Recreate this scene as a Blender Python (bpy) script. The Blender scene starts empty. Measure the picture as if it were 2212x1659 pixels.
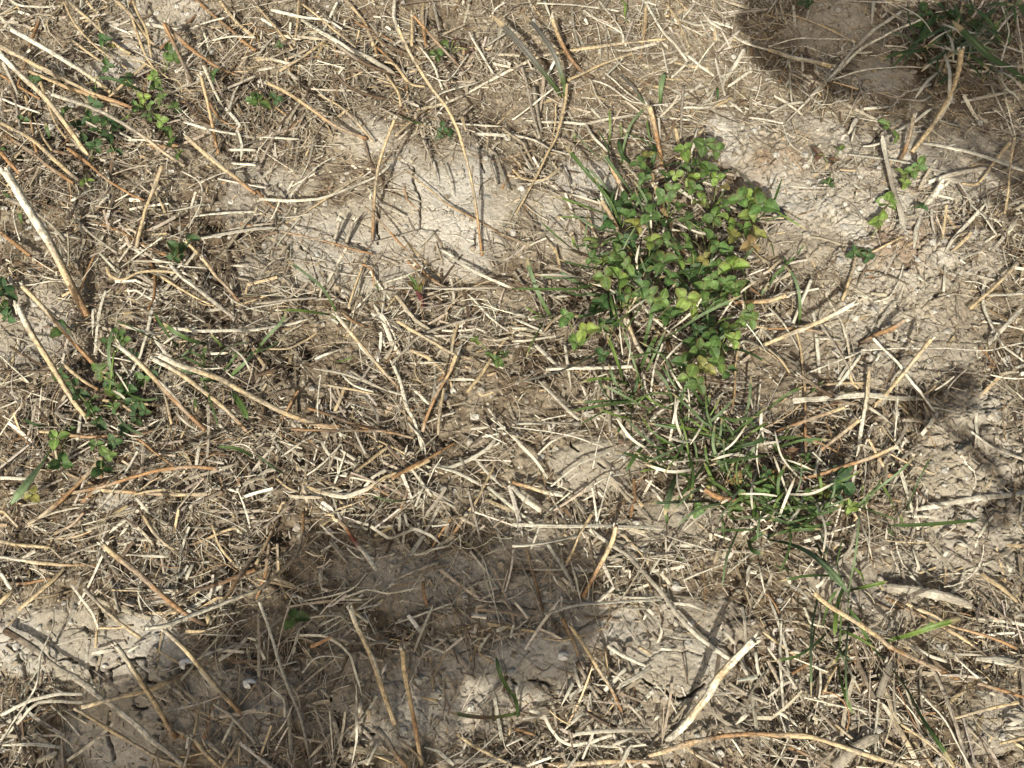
import bpy, math, random
import numpy as np
from mathutils import Vector
random.seed(7); RNG = np.random.default_rng(7)
SC = bpy.context.scene
# ---------------------------------------------------------------- camera
TILT, DIST, HFOV = math.radians(24.0), 0.60, math.radians(65.0)
CAMPOS = np.array([0.0, -DIST*math.sin(TILT), DIST*math.cos(TILT)])
cd = bpy.data.cameras.new('camera'); cam = bpy.data.objects.new('camera', cd)
SC.collection.objects.link(cam); SC.camera = cam
cam.location = CAMPOS; cam.rotation_euler = (TILT, 0, 0)
cd.sensor_width = 36; cd.angle = HFOV; cd.clip_start = 0.01; cd.clip_end = 100
# ---------------------------------------------------------------- light
SUN_ELEV = math.radians(43.0)
SUN_AZ = math.atan2(-1.0, -0.30)            # direction on the ground towards the sun
SUNDIR = np.array([math.cos(SUN_ELEV)*math.cos(SUN_AZ), math.cos(SUN_ELEV)*math.sin(SUN_AZ), math.sin(SUN_ELEV)])
w = bpy.data.worlds.new('World'); SC.world = w; w.use_nodes = True
nt = w.node_tree; bg = nt.nodes['Background']; sky = nt.nodes.new('ShaderNodeTexSky')
sky.sky_type = 'NISHITA'; sky.sun_disc = False; sky.sun_elevation = SUN_ELEV
sky.sun_rotation = math.pi/2 - SUN_AZ; sky.dust_density = 6.0; sky.ozone_density = .6; sky.air_density = 1.0
wm = nt.nodes.new('ShaderNodeVectorMath'); wm.operation = 'MULTIPLY'; wm.inputs[1].default_value = (1.0, 1.0, .95)
nt.links.new(sky.outputs[0], wm.inputs[0]); nt.links.new(wm.outputs[0], bg.inputs[0]); bg.inputs[1].default_value = 0.09
sl = bpy.data.lights.new('sun', 'SUN'); so = bpy.data.objects.new('sun', sl); SC.collection.objects.link(so)
sl.energy = 4.4; sl.angle = math.radians(0.7); sl.color = (1.0, 0.985, 0.94)
so.rotation_euler = Vector(SUNDIR).to_track_quat('Z', 'Y').to_euler()
vs = SC.view_settings; vs.view_transform = 'Standard'; vs.look = 'None'; vs.gamma = 1.0; vs.use_curve_mapping = False
vs.exposure = 0.74
# ---------------------------------------------------------------- traced plant pieces
# kind colours width x,y x,y ...   (per tile of the reference grid; first point = free tip)
STRAW = {
'M': """
S wwyo 22 12,370 60,450 110,530 150,610 190,685
S wyyo 16 343,766 383,786 433,803 480,820 520,843 553,860 603,886 653,906 703,920 735,921
T ywyy 10 868,243 946,228 993,210 1046,180 1106,150 1172,120 1293,100 1439,84
T yoy 12 222,987 187,1026 150,1063 105,1103 62,1132
F w 12 373,708 433,715 500,713 553,712 620,700 676,688
S wwyo 11 313,1357 360,1350 417,1328 477,1305 520,1288 553,1276 600,1240 640,1200 653,1150 655,1106
T yoyy 14 1400,1633 1473,1609 1523,1596 1590,1586 1659,1586 1742,1590 1809,1609 1872,1630 1960,1656
S yo 13 1700,638 1659,650 1620,652 1586,655
S wyy 13 1845,655 1780,690 1720,715 1650,745
F w 17 1955,1106 2030,1090 2130,1073 2225,1064
""",
'A0': """
S wyy 38 0,350 150,500 300,640 460,850 600,1050
S wwy 34 70,190 300,320 560,480 720,600
T yyo 32 0,300 250,430 520,570 700,640 860,700
T yo 28 180,460 450,570 700,650 850,690
S wgy 30 330,610 600,700 780,790 950,900 1080,1000 1200,1080
T y 20 410,0 490,160 620,300 830,450
T o 24 300,0 210,250 170,380 110,560
T y 18 420,20 310,130 320,210
T y 26 430,5 570,120 740,280 850,350
T y 26 750,0 840,90 960,250 1040,330
T y 22 860,0 900,100 950,200 990,420
T y 20 840,60 930,330 1010,470
S ob 28 1060,150 1120,270 1180,400 1250,540
T o 28 1060,150 1200,280 1400,430 1560,490
T o 26 1270,0 1400,110 1560,250 1659,330
T y 32 1420,0 1540,150 1659,250
T w 20 60,0 160,40 400,40
F y 26 960,400 700,630
S yo 28 1300,490 1340,640 1380,830 1415,1000
S yyo 36 1200,880 1380,1040 1500,1130 1659,1260
T w 30 1195,790 1400,850 1659,890
T y 30 1055,1070 990,1230 930,1400 885,1600
T w 18 690,1130 710,1300 780,1450 900,1570 990,1640
T o 24 440,960 560,1050 700,1170 830,1250 940,1300
T ob 26 250,960 400,990 560,1020
T y 22 250,840 340,980
T y 30 0,790 200,900 350,1030 520,1180
T o 26 0,850 180,970 330,1090 480,1190
T o 30 0,980 120,1120 190,1180
T y 20 250,500 300,640 360,800 430,900
T yo 22 150,520 180,700 210,850 240,990
T w 24 20,400 80,530 120,620
T g 20 100,640 120,780 160,920
F y 32 190,1210 270,1060
T w 18 0,630 130,690 260,730
T w 22 460,1300 540,1260 640,1190
T b 24 800,1380 950,1430 1240,1440
F w 24 1090,1370 1330,1320
T w 22 1260,1400 1450,1380 1659,1370
F w 40 1270,1550 1450,1515 1659,1485 1800,1478
F w 26 320,1500 520,1545
T o 26 400,1370 600,1430 800,1510 960,1600 1090,1659
T g 24 500,1430 620,1540 760,1640
T o 28 0,1500 100,1580 200,1659
S y 28 1200,1560 1300,1659
F w 24 1480,970 1659,975
T w 24 1490,1060 1659,1070
T g 14 1160,1320 1170,1480 1180,1620
T w 16 120,1250 90,1400 130,1560
T w 13 1290,1190 1400,1140 1540,1090 1659,1050
T w 13 1180,1110 1300,1190 1300,1320 1220,1480
T y 22 980,1180 1070,1380
T g 24 720,220 900,280 1040,330
F w 32 940,150 1150,190
T o 26 1290,80 1200,180 1040,320
T o 22 1340,640 1420,760 1530,830 1640,860
T g 22 1659,490 1500,560 1370,620
T y 18 450,250 560,330 660,400
T w 16 1659,240 1480,240 1280,290
T o 22 0,480 120,560 260,640
T g 24 40,1280 200,1360 330,1450 420,1560
F w 22 630,1340 700,1270
T w 16 870,1230 760,1300 690,1330
""",
'A1': """
T yo 28 580,0 680,110 760,230 850,300
T yo 26 720,190 770,300 800,440
T o 20 640,140 800,220 1000,330
F wwg 44 110,60 250,95 400,190 560,290 700,360 900,480
S b 32 520,285 620,360 720,420 830,460 930,490
S b 24 515,480 600,560 740,620 940,660
T y 24 0,30 120,170 240,320
T y 22 280,0 270,130 250,300
T w 22 530,10 470,130 430,230
T w 24 100,65 250,100 450,130 560,190
T y 26 450,260 320,360 150,460
T yw 24 0,390 100,390 230,410
S yo 30 70,535 200,600 350,700 520,820 720,900
T yo 22 0,570 150,710 320,840
T o 24 780,300 900,420 970,530 985,700
T y 22 840,480 920,600 940,690
S yyyo 28 920,180 1000,350 1130,560 1230,690 1310,850 1370,1060 1420,1300 1465,1659
T w 26 900,0 895,110 930,230
T yo 24 1090,0 1080,100 1100,300
T y 22 1010,60 1010,300
S ob 24 1020,100 1150,250 1280,390 1390,510
T g 24 1140,0 1170,100 1190,200
F w 28 1100,660 1200,600 1330,560 1450,530
T y 26 900,880 1000,790 1150,670
S yyo 28 900,770 850,900 800,1050 770,1250 755,1560
F w 28 20,1290 200,1300 400,1290 600,1220 780,1140 880,1060
T y 22 150,1470 280,1400 430,1300 700,1120
T yo 16 960,1100 1100,1210 1250,1330 1420,1420 1659,1560
T o 18 705,1340 800,1430 900,1540 1010,1659
T o 18 160,1500 350,1540 550,1590 760,1650
S g 38 540,1430 500,1600
S g 38 630,1430 580,1590
T g 22 290,890 250,1080
T g 22 380,870 340,1060
F w 24 0,885 190,895 280,900
T y 16 400,610 560,700 680,820 760,920
T w 12 620,955 400,1080 220,1270
F w 24 720,1210 800,1320 970,1400
F w 22 1220,1060 1260,1180 1280,1280
F w 22 1150,1040 1180,1200
F w 24 1040,1620 1160,1500
F w 28 1190,1610 1290,1670
T g 20 760,670 900,750 950,780
F y 32 1330,740 1360,850
F w 22 1250,790 1450,810 1600,820
F w 30 1430,870 1659,880
T g 26 1550,990 1640,1240
T g 22 1510,1010 1560,1200
T w 24 1380,200 1450,330 1540,480
F w 24 1480,300 1620,210
T g 20 1050,1490 850,1550 620,1590
T w 18 1060,300 1150,420 1200,560 1250,650
T o 18 0,1230 100,1330 220,1400
T w 14 1100,480 1240,520 1380,350
T y 18 300,20 430,130 540,220 650,310
T y 22 1100,560 1000,540 900,420 830,400
T g 18 1080,900 1130,1030 1170,1180
""",
'A2': """
T y 30 360,520 600,410 860,320
T w 22 160,20 380,30 600,60 850,95
T w 26 860,0 960,180 1060,290 1140,400
T yo 28 870,30 860,200 830,380
F w 26 1220,60 1290,140 1400,220
T w 26 1420,230 1520,280 1659,320
F w 18 940,170 980,330 1010,470
F w 38 1510,310 1440,430 1370,530
F w 24 1560,450 1400,560
T w 24 1140,360 1230,440 1320,500
F w 22 1320,370 1350,500 1380,620
F y 30 1290,700 1430,630
T w 22 1140,410 1030,500
T w 22 520,520 640,560 760,650 850,670
T w 18 600,470 740,590 900,700
T g 22 390,30 400,170 430,300
S yob 36 260,120 300,230 360,350 440,450 530,510
T g 28 60,430 100,560 130,720 180,900
T g 32 140,560 160,700 190,850
F w 26 90,780 240,790 460,800 620,770 790,740
T y 24 360,540 340,680 290,880 220,1010 150,1160 30,1380
F w 30 330,1080 230,1150 100,1200
T y 22 0,1090 80,1160 210,1160 320,1080
T w 22 470,790 520,880 620,980
T w 22 0,870 150,910 260,970 400,1010
S yoo 44 890,690 920,800 950,950 980,1090
T b 22 930,700 980,830 1040,970
T g 22 1110,560 1100,750 1090,900
S yoo 42 630,1040 680,1150 740,1260 810,1340
S yoo 44 930,1200 960,1310 1010,1420 1060,1530
S yoo 42 580,1300 640,1400 700,1520 780,1659
S y 24 490,1380 520,1480 560,1560
T yo 22 430,1420 500,1510
F w 16 750,1320 800,1400 830,1450
T g 14 160,1210 280,1250 400,1330
T y 24 190,1500 290,1640
T y 34 1250,820 1180,910
F w 16 1250,880 1320,890
F w 26 1200,0 1100,130
T w 20 460,60 560,130 710,210 720,280
F w 24 640,325 760,320 940,280
F w 26 1400,650 1500,730
F w 22 1090,700 1300,690
T w 18 560,0 700,180 740,300
F w 24 1080,120 1200,160 1300,150
T g 20 1659,60 1520,70 1400,90
F w 24 210,0 250,110
T w 18 0,780 120,690 280,560
F w 24 1480,560 1600,590
T g 20 330,1090 370,1210
F w 24 40,1110 140,1110
T y 22 1000,20 1080,150 1150,310
""",
'A3': """
S ywy 34 415,430 300,400 150,370 0,320
T y 22 570,270 380,180 200,110 0,70
F w 30 870,70 700,180 550,320 450,450 340,560 230,680 120,790
T w 20 1000,120 800,210 600,320 480,440 330,590
T w 13 0,300 200,250 400,255 550,265 540,330 430,370 230,300 60,310
T w 14 380,530 600,460 850,430 1030,440
S yyy 38 1255,320 1235,460 1180,620 1090,780 1000,900 930,990
S yob 34 940,760 920,870 880,990 830,1080
F w 26 690,0 680,80 670,160
F wgw 58 740,870 760,980 800,1180 860,1380 890,1560
F w 30 520,1000 700,1020 820,1040 1020,1080 1180,1120
F w 34 1000,920 1250,970 1450,1030 1659,1110
T y 24 1570,920 1460,1060 1360,1190 1250,1190
T wg 36 1035,1180 1200,1130 1410,1090
S w 56 1130,1190 1070,1270 1020,1330
F w 40 990,1400 960,1500 940,1659
F w 34 1420,1310 1300,1440 1200,1550 1130,1659
F w 32 1310,1320 1400,1400 1490,1530
F w 28 1400,1280 1430,1370
T y 20 1600,880 1570,1060 1560,1230 1530,1390
T y 20 880,1530 740,1600 620,1659
F w 28 490,1110 580,1210 670,1270
T w 13 80,1205 250,1215 440,1220
T g 22 400,1220 530,1320 640,1440
F w 24 800,690 620,705
F y 28 1110,790 1250,840
F w 22 1080,770 1260,820
T b 20 240,310 320,540
T g 22 130,380 170,540
F w 38 520,870 580,760
F w 14 210,540 280,590
F w 28 1659,580 1450,620 1250,660
T w 13 90,800 140,930 230,1000
T w 12 1000,380 900,310 740,290
T g 18 780,140 740,330
T w 12 1610,100 1640,300 1659,500
T w 12 1500,0 1560,200 1510,420 1540,650 1600,880
T w 12 1400,450 1500,680 1590,880
T y 20 1390,0 1340,90 1220,200 1190,280 1140,470
T y 24 1270,0 1230,150 1190,210
F w 22 850,840 960,780 1060,700
F w 20 870,600 980,570 1060,540
T y 20 1080,560 1130,400 1180,300
F w 22 880,640 1000,650 1060,620
T w 16 1659,380 1560,420 1270,410
F w 18 620,950 720,930 830,850 1000,740
T g 22 1659,1290 1560,1330 1510,1390
T w 16 540,920 570,820
T w 14 1659,50 1560,110 1420,280 1280,360
T w 14 1430,60 1390,220 1290,380 1180,430
F w 20 0,740 120,680 230,660
""",
'B0': """
S yyoo 34 140,190 240,290 340,400 450,530 560,650 620,710
S wyyy 44 120,330 180,460 260,590 330,700 420,850 500,970 575,1060
S wyoo 42 765,575 880,670 1000,790 1120,920 1240,1040 1330,1130
S wyyo 38 990,665 1150,750 1300,860 1450,980 1550,1080 1620,1160
S yyo 32 410,700 480,760 560,820 640,865
T yoyo 36 650,1515 800,1525 1100,1545 1300,1540 1530,1535
S ooo 30 1415,1380 1250,1365 1050,1385 870,1430 680,1490 550,1520 400,1545
T o 24 690,1310 660,1440
T yob 28 250,1135 400,1150 560,1170 750,1165 930,1150 1060,1100
T w 14 620,1040 760,1120 850,1165 930,1165
T wg 22 930,230 1060,290 1200,360 1330,430
T wg 32 1100,50 1180,140 1290,220 1400,310 1530,410
T y 24 690,60 720,130 800,150 900,105 1010,95 1170,110
S yo 30 1310,10 1400,130 1480,210 1550,300
F w 32 990,330 950,500 900,650 830,780
F w 24 685,220 640,400 610,640
F w 22 600,340 600,520
T w 24 60,130 90,260 110,380
T g 16 0,450 100,560 200,700 240,760
T b 16 0,745 200,750 330,745
T b 16 0,860 150,865 380,870
T g 16 30,510 150,540 300,600 400,650
F w 34 1310,1160 1280,1270 1270,1360
T w 14 610,560 680,640 800,670 870,690
T w 12 130,860 300,920 480,980
F w 20 1110,980 1200,1080 1290,1140
T y 20 1050,850 1080,950 1110,1090
T o 20 890,1180 1000,1270 1120,1360
F w 26 0,1440 180,1440
F w 16 140,1620 380,1570
F w 30 880,1560 960,1659
T y 24 660,930 850,945 1040,970
T y 26 760,940 850,1000 920,1045
T o 22 930,0 1000,90 1000,250 960,350
T w 12 720,860 830,790 920,740 840,860
T w 12 640,790 740,740 900,740
T o 18 180,0 280,60 370,95
T w 14 0,190 180,185 330,160
T w 14 0,640 80,720 190,820
F w 24 470,640 520,620
F w 22 1490,60 1610,65
T g 24 700,30 780,100
T y 22 1040,130 1200,230 1390,330
T w 14 990,20 1180,60 1340,80
F w 28 500,1190 520,1020
""",
'B1': """
S wyyo 34 520,380 600,480 700,600 820,740 930,860
T oboo 30 330,980 450,1020 600,1075 750,1120 900,1150 1020,1180
T obo 26 230,1120 400,1130 600,1130 850,1135
F w 44 760,310 830,430 880,560 930,640
T w 30 890,700 940,830 980,980 1030,1080 1080,1260
T wg 28 840,370 960,500 1060,650
T yw 30 905,250 1000,370 1100,490
T yyo 26 910,420 1080,520 1200,590 1300,640 1480,690
T y 32 1000,610 1100,650 1200,730 1250,800 1280,880
T y 32 1659,490 1540,640 1450,780 1370,880
T yoo 34 1300,640 1250,760 1170,900 1100,1060 1080,1140
T y 28 1310,430 1290,500 1270,600
T y 28 1220,850 1190,1000 1180,1160
T g 26 1440,390 1100,500 980,600 880,700
F w 24 950,690 1200,690
F w 22 900,205 1200,210 1600,205
T w 20 1280,180 1400,270 1520,400 1640,490
F w 30 1250,0 1400,90 1500,140 1659,210
T b 20 1460,140 1659,145
T o 18 1000,0 1100,110 1200,190
T o 18 685,50 750,90 770,200
T w 22 760,230 680,310 600,390
T y 24 720,0 680,90 640,200 600,330
T g 22 0,310 200,285 400,270
F w 22 410,100 430,180 410,270
T g 26 540,60 500,170 440,260
T ob 24 550,360 640,430 780,470
F y 20 0,600 200,600 330,540 400,490
T w 22 380,670 440,640 560,600
F w 24 370,730 550,760 700,810 850,870 990,910
T y 20 430,830 600,860 800,900
F ywyy 44 320,1490 420,1530 580,1560 720,1510 850,1430 1000,1380 1130,1320
F w 40 1140,1350 1250,1370 1380,1320 1500,1250 1600,1130
F w 38 1150,1360 1300,1400 1450,1480
F w 38 1420,1300 1500,1400 1600,1500
T y 24 1560,1320 1500,1450 1420,1600 1370,1659
T o 28 1000,1470 960,1580 930,1659
T yb 26 860,1230 760,1310 640,1400 540,1480
T o 30 880,1440 1000,1370 1150,1290 1290,1210
F w 36 850,1380 760,1430 700,1500
T w 14 410,1120 400,950 420,760
F w 32 160,1300 270,1220 400,1150
T w 18 560,1210 450,1330 330,1420
F w 28 420,1200 480,1290 640,1350
T y 16 720,1150 800,1200 970,1280
F w 20 1070,1090 1170,1050 1290,1010
F w 24 1390,1120 1540,1105
T w 22 1500,980 1550,1050 1620,1130 1640,1170
F y 32 580,830 540,940 510,1010
F w 28 640,900 770,930
T o 22 160,1070 250,910 280,870
F w 24 1260,800 1400,800 1480,830
T y 16 130,1440 200,1500 280,1530
T b 30 0,770 110,740 200,690
F w 26 600,340 660,180 700,60
T w 22 560,770 640,840 760,880
F w 26 1020,860 1120,960
T g 20 610,740 700,800 860,880
F w 24 1290,690 1340,560
F w 26 540,1250 640,1320
T w 18 980,1080 1080,1200 1110,1380
F w 30 800,480 840,600
T w 14 1659,1330 1450,1320 1250,1330
F w 22 1060,1470 1180,1560 1300,1640
""",
'B2': """
F yyw 34 900,0 850,150 780,280 720,450 680,590
S ygo 42 750,440 800,560 860,650 930,720
S ggo 46 965,840 1000,760 1020,640 1010,560
T w 32 220,735 450,725 640,725 780,715
T yg 32 620,700 625,900 635,1140
F w 42 150,570 260,680 340,740
F w 48 170,800 280,910 360,990 440,1060
F w 28 340,570 360,700 380,850
F wg 28 0,1090 200,1080 420,1080
F w 34 0,1140 60,1230 150,1320 230,1440
T w 15 0,1110 250,1140 400,1170 600,1240
F w 22 170,1290 260,1200 400,1140 520,1120
F w 22 250,1490 430,1350 650,1260
T oyw 38 0,1460 120,1500 230,1530 330,1550
F w 56 0,1490 80,1570 190,1650
T w 18 450,1540 600,1440 730,1410
T w 13 520,1380 560,1200 610,1040 600,1000
F w 14 600,170 660,260 690,400 700,500 720,640
F w 32 890,1070 1000,980 1100,930 1180,890
F w 20 840,1020 700,1020 450,1030
F y 22 1659,550 1560,600 1440,640
F w 26 1659,1000 1540,1110 1440,1170
F g 24 1659,820 1450,815 1250,820
T yo 22 1470,560 1450,700 1440,900 1420,1020
F w 24 1110,1370 1130,1270
F w 20 1480,1200 1540,1300 1500,1480
T y 20 1450,1300 1400,1430 1370,1520
S oob 48 1240,1510 1330,1560 1450,1580 1580,1550
T y 26 1530,450 1659,470
T w 14 980,830 1050,870 1200,880 1290,870
T w 13 1610,820 1600,930 1590,1060
F w 14 1080,1070 1070,1190
F y 22 180,520 300,380
F w 24 0,500 50,450
F w 20 290,520 100,550 0,550
F w 24 0,380 90,385
F w 22 290,260 380,258
F w 26 900,1500 1000,1620
T g 26 260,470 180,530 
T w 18 850,760 870,860 920,960
T w 14 1000,480 1100,550 1220,540
T w 18 980,560 930,700 900,880
F w 20 1050,1150 1180,1200 1270,1170
T y 18 1659,1160 1560,1190
F w 18 1380,880 1250,980 1130,1060
T w 12 1280,1170 1400,1220 1560,1260 1590,1340
""",
'B3': """
S yyy 34 1060,535 960,660 870,770 770,890 680,980
S oob 40 890,410 800,470 700,510 590,570
T ywy 24 270,0 340,150 400,300 480,440 530,620 540,800 590,860
T y 28 570,0 530,150 480,290
T yo 22 180,480 220,650 240,900 245,1280
T w 28 290,350 310,500 335,760
T yww 30 660,710 640,900 610,1100 570,1340 535,1580
T w 26 680,530 800,650 900,770 1000,900 1080,1010
T w 26 280,150 220,290 160,440
T w 26 600,640 520,750 420,880
S yoo 32 500,980 350,1030 180,1090 0,1160
S yo 34 595,1060 480,1150 340,1260
S yoo 34 820,1235 680,1300 500,1360 350,1410 220,1440
S bbg 34 200,770 320,850 450,930 620,975
F wwg 52 160,940 400,920 650,900 850,920 1000,930
F w 26 600,940 700,1010 810,1095
T w 18 840,900 830,1050 820,1200
F w 34 1100,1010 1050,1100 1000,1160
F g 28 910,1080 850,1200 730,1370
F g 28 1010,1230 900,1280 850,1340
T w 14 600,610 800,600 1000,600 1200,600 1430,610 1659,560
F w 34 1659,330 1560,430 1430,570
T w 22 1460,70 1400,180 1400,330 1450,450 1520,570 1659,680
T y 30 1620,40 1500,170 1400,260 1310,340
F w 24 1659,245 1420,255
T w 18 1659,480 1500,440 1370,420
F y 24 1050,0 1100,60 1160,125
F w 34 930,110 1050,180
T w 12 880,50 840,180 780,270 690,295
T w 24 1310,1130 1400,1200 1500,1260 1659,1320
T b 18 940,840 1050,1000 1120,1110
T y 22 0,100 90,20
T g 20 330,420 450,600 590,850
T w 16 0,330 100,440 200,610
T y 22 0,600 90,680 140,760
F w 22 300,530 480,540
T o 22 360,500 240,470 0,470
T w 16 250,760 430,690 620,610
T y 24 1659,60 1630,190
F w 24 0,1240 90,1190
T w 16 0,270 80,240 160,150
F g 24 1170,850 1140,950
F w 20 1150,60 1140,230
F w 18 740,610 700,680
""",
'C0': """
S yoob 44 660,205 760,290 880,380 1000,490 1100,580 1220,670 1350,740
S wyyo 38 750,860 830,970 900,1080 1000,1230 1080,1370 1140,1470
T bgwg 40 30,760 200,870 350,990 500,1080 650,1200 850,1350 1000,1490 1190,1640
T y 26 480,1270 650,1370 850,1490 1000,1580 1180,1650
T yyb 40 530,1265 650,1230 850,1180 960,1150 1060,1110 1280,1000
S gyyo 40 1060,760 1180,870 1300,1010 1400,1130 1480,1220 1570,1310
T y 30 420,360 300,480 120,635
T wyo 26 0,290 200,320 400,340 640,345
T y 26 0,190 150,215 330,230
T o 20 0,455 150,460 330,430
T w 22 0,390 60,480 120,560
T oy 28 550,0 460,90 360,140 290,250
T w 15 1020,140 960,270 920,400 900,560 950,730
T gy 28 540,490 650,610 780,720 910,820
T y 16 720,505 950,515
T g 24 735,450 750,560 765,650
T y 20 640,640 620,880
F w 26 590,915 750,890
F w 24 820,910 910,850
F w 24 460,470 540,580 600,660 640,760
F w 28 0,1320 200,1220 380,1180 540,1180
F w 24 0,1480 130,1350 260,1230 540,1235
T w 14 350,640 340,760 260,930 250,1090 180,1220 0,1490
F w 30 0,1510 250,1505 400,1530
F w 20 240,1450 380,1450 450,1500 480,1550
T y 22 930,20 1000,130 1080,210 1130,240
T y 20 1370,80 1430,230 1530,350 1580,390
T oy 24 1150,240 1300,190 1430,130 1540,100
T bo 32 1220,520 1400,470 1560,410 1659,370
S yoo 34 1430,600 1500,500 1560,400 1659,250
F w 22 790,210 880,180 1000,180
F w 24 800,275 950,285 1100,290
F w 22 540,250 660,250
T g 22 1240,1450 1220,1560 1190,1659
S y 34 1250,1460 1330,1560 1430,1659
T y 24 1560,1460 1440,1659
T y 24 1310,1200 1270,1380 1250,1450
T g 24 1380,1240 1500,1320 1600,1430 1659,1500
F w 16 370,860 480,820 600,815
F w 24 1400,890 1580,910
F w 14 1200,785 1560,800
F w 22 1590,815 1659,830
F y 46 1350,640 1340,730
F w 24 850,0 820,100 770,160
T y 24 640,750 740,750 870,735
F w 24 60,960 130,890
T w 14 120,1560 200,1380 260,1280 360,1290
T y 26 0,0 30,0 120,100
T g 18 400,300 600,220 740,180
F w 30 1250,330 1200,450
F w 28 960,0 1120,110
F w 34 310,1600 360,1560 240,1620
T w 16 330,1250 430,1350 540,1480
F w 22 1440,1500 1520,1340
T g 30 1330,1480 1400,1540 1480,1600
T y 30 0,590 90,500
""",
'C1': """
S wyyy 42 610,620 650,730 700,830 760,970 820,1150 870,1290 900,1380
S yyoy 42 950,890 960,1020 990,1180 1020,1330 1050,1500 1075,1640
S wwroo 38 780,370 700,260 640,190 590,110 540,60 480,0
T go 38 790,1400 850,1480 930,1600 970,1659
F w 18 120,800 250,710 400,675 550,675 620,760 700,800 800,840 930,880
F w 24 280,800 430,800 530,850 610,930 650,1060 690,1190
F w 28 650,1110 655,1300 650,1480 620,1640
F wg 28 20,580 100,800 150,980 230,1180 300,1350 360,1659
F g 30 120,1000 200,1100 270,1200 280,1300
T w 14 0,1020 100,1010 270,965
F wg 28 1150,600 1080,760 1020,910
F w 20 900,720 1100,650 1280,590
T w 12 1350,180 1470,300 1530,500 1580,750 1600,950
T woy 28 1370,0 1300,110 1215,200
T g 28 1185,320 1080,360 930,420
T o 26 1085,450 1090,540 1110,610
F w 30 740,90 860,170 950,140 1030,110 1130,150 1220,230
F w 22 940,210 1040,280 1150,240 1260,215
F w 30 935,0 925,120
F w 26 960,0 985,100
F y 22 640,120 760,180 830,170
T w 12 370,190 480,250 600,290 720,300
T w 16 590,230 640,280 700,310
T g 26 480,190 600,340
F g 22 850,430 940,330 1000,290
T y 22 0,430 120,460 250,490
T g 22 0,820 150,700 290,600
T w 13 280,580 600,510 720,390
T y 32 1300,1430 1400,1510 1500,1560 1659,1640
F w 20 1659,220 1570,240 1480,280
F w 30 850,975 815,1055
F y 26 1080,1205 1180,1225
F w 26 1110,1180 1210,1170
F w 34 690,1210 670,1300
F w 32 1090,1520 1180,1550 1280,1640
F y 20 1440,910 1540,980
T b 26 1400,130 1470,240
T y 20 760,1570 850,1610 920,1640
F w 24 1580,960 1600,1150
T w 13 300,1040 400,940 640,945
F w 20 540,570 720,500 850,530 1070,490
F g 34 500,810 620,850 
F g 34 720,860 860,830
F w 30 860,480 930,440
F w 18 1170,820 1230,830
F w 22 60,1100 180,1210 190,1330
T w 12 450,1140 460,1060 560,1020
F w 26 0,850 60,960
T w 13 100,1480 180,1380 260,1200
T g 24 420,1150 480,1200
F w 20 720,1640 790,1490
T y 22 1659,1340 1640,1450
T o 22 90,200 60,400 0,560
T oy 28 150,40 60,220 0,340
T y 26 200,560 150,420 140,200
""",
'C2': """
F wgww 42 500,110 640,210 760,290 880,420 1000,560 1080,680 1200,800 1320,890 1410,950
S wwywyww 62 1570,830 1460,940 1340,1070 1270,1190 1190,1290 1120,1380 1000,1490
S yyoo 42 675,90 650,190 590,310 540,400 460,550
F w 28 210,660 380,610 600,585 800,575 970,570
F w 30 690,550 850,550 970,545
F w 24 720,620 880,625
S yyo 32 380,740 470,870 560,1020 640,1140 710,1290
T bbg 40 420,970 510,1130 600,1270 720,1400
F w 40 610,860 720,930 870,995
F w 46 905,1000 780,1080 640,1150
F w 38 740,1010 600,1160
T oyo 36 120,1640 400,1630 700,1610 950,1620
F wg 36 410,1440 600,1420 900,1410
F w 30 110,1285 200,1310 240,1390 300,1470 390,1510 520,1490 650,1440
F w 34 700,1650 780,1500
F w 26 650,1510 800,1450
F w 40 790,1590 900,1659
T yw 28 1130,1520 1230,1590 1350,1659
F w 32 0,220 200,200 430,150
T y 24 520,10 440,140 390,260 350,330
F w 38 0,80 250,90 650,90 1000,110
F w 36 230,200 300,310 380,440 400,520
F w 22 380,310 410,430 450,590
T yob 24 90,230 130,370 170,520 200,640
T g 22 30,250 100,420 180,600
T y 15 600,750 430,810 330,830 190,815
F w 22 200,40 160,140 120,240
F y 30 1410,560 1510,545
F y 24 1450,340 1500,480 1545,610
F y 30 1340,220 1310,330
T w 16 1390,330 1250,380 1110,440
F wg 36 1490,610 1510,720 1530,880
F w 30 1580,900 1600,1060
F w 32 1540,330 1520,480
F w 22 1600,340 1640,540
F w 32 390,980 450,1160
F w 28 400,1100 310,1270
F w 24 470,1290 330,1420
F w 22 960,890 1150,890
T b 12 1100,910 1140,1110
T b 12 980,310 1040,430
T w 15 610,350 750,350
F w 20 720,380 740,310
F w 28 1360,760 1450,860
F g 22 640,290 800,255
T g 22 880,290 1060,270
F w 18 1050,170 990,290
T o 32 330,690 380,800 430,930
F w 28 920,1360 960,1310
F w 26 980,800 1100,820 1230,830
F w 30 1000,590 1150,600 1300,650
F w 20 940,680 970,780 940,850
T y 22 820,870 900,920
F w 34 1480,980 1560,1100
T g 30 750,1240 860,1360
F w 30 1450,1380 1530,1300
F w 26 1300,1540 1320,1480
T w 20 1420,1460 1500,1580
F w 26 20,1230 60,1130
T o 26 0,1400 150,1440
T y 26 0,1650 90,1659
T g 14 0,1070 60,970 110,900
F w 20 1060,880 960,890
F w 22 850,700 880,650
T w 14 570,480 650,430 740,410
F w 32 1060,215 1180,220
T g 28 1659,1240 1500,1160 1400,1100
""",
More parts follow.
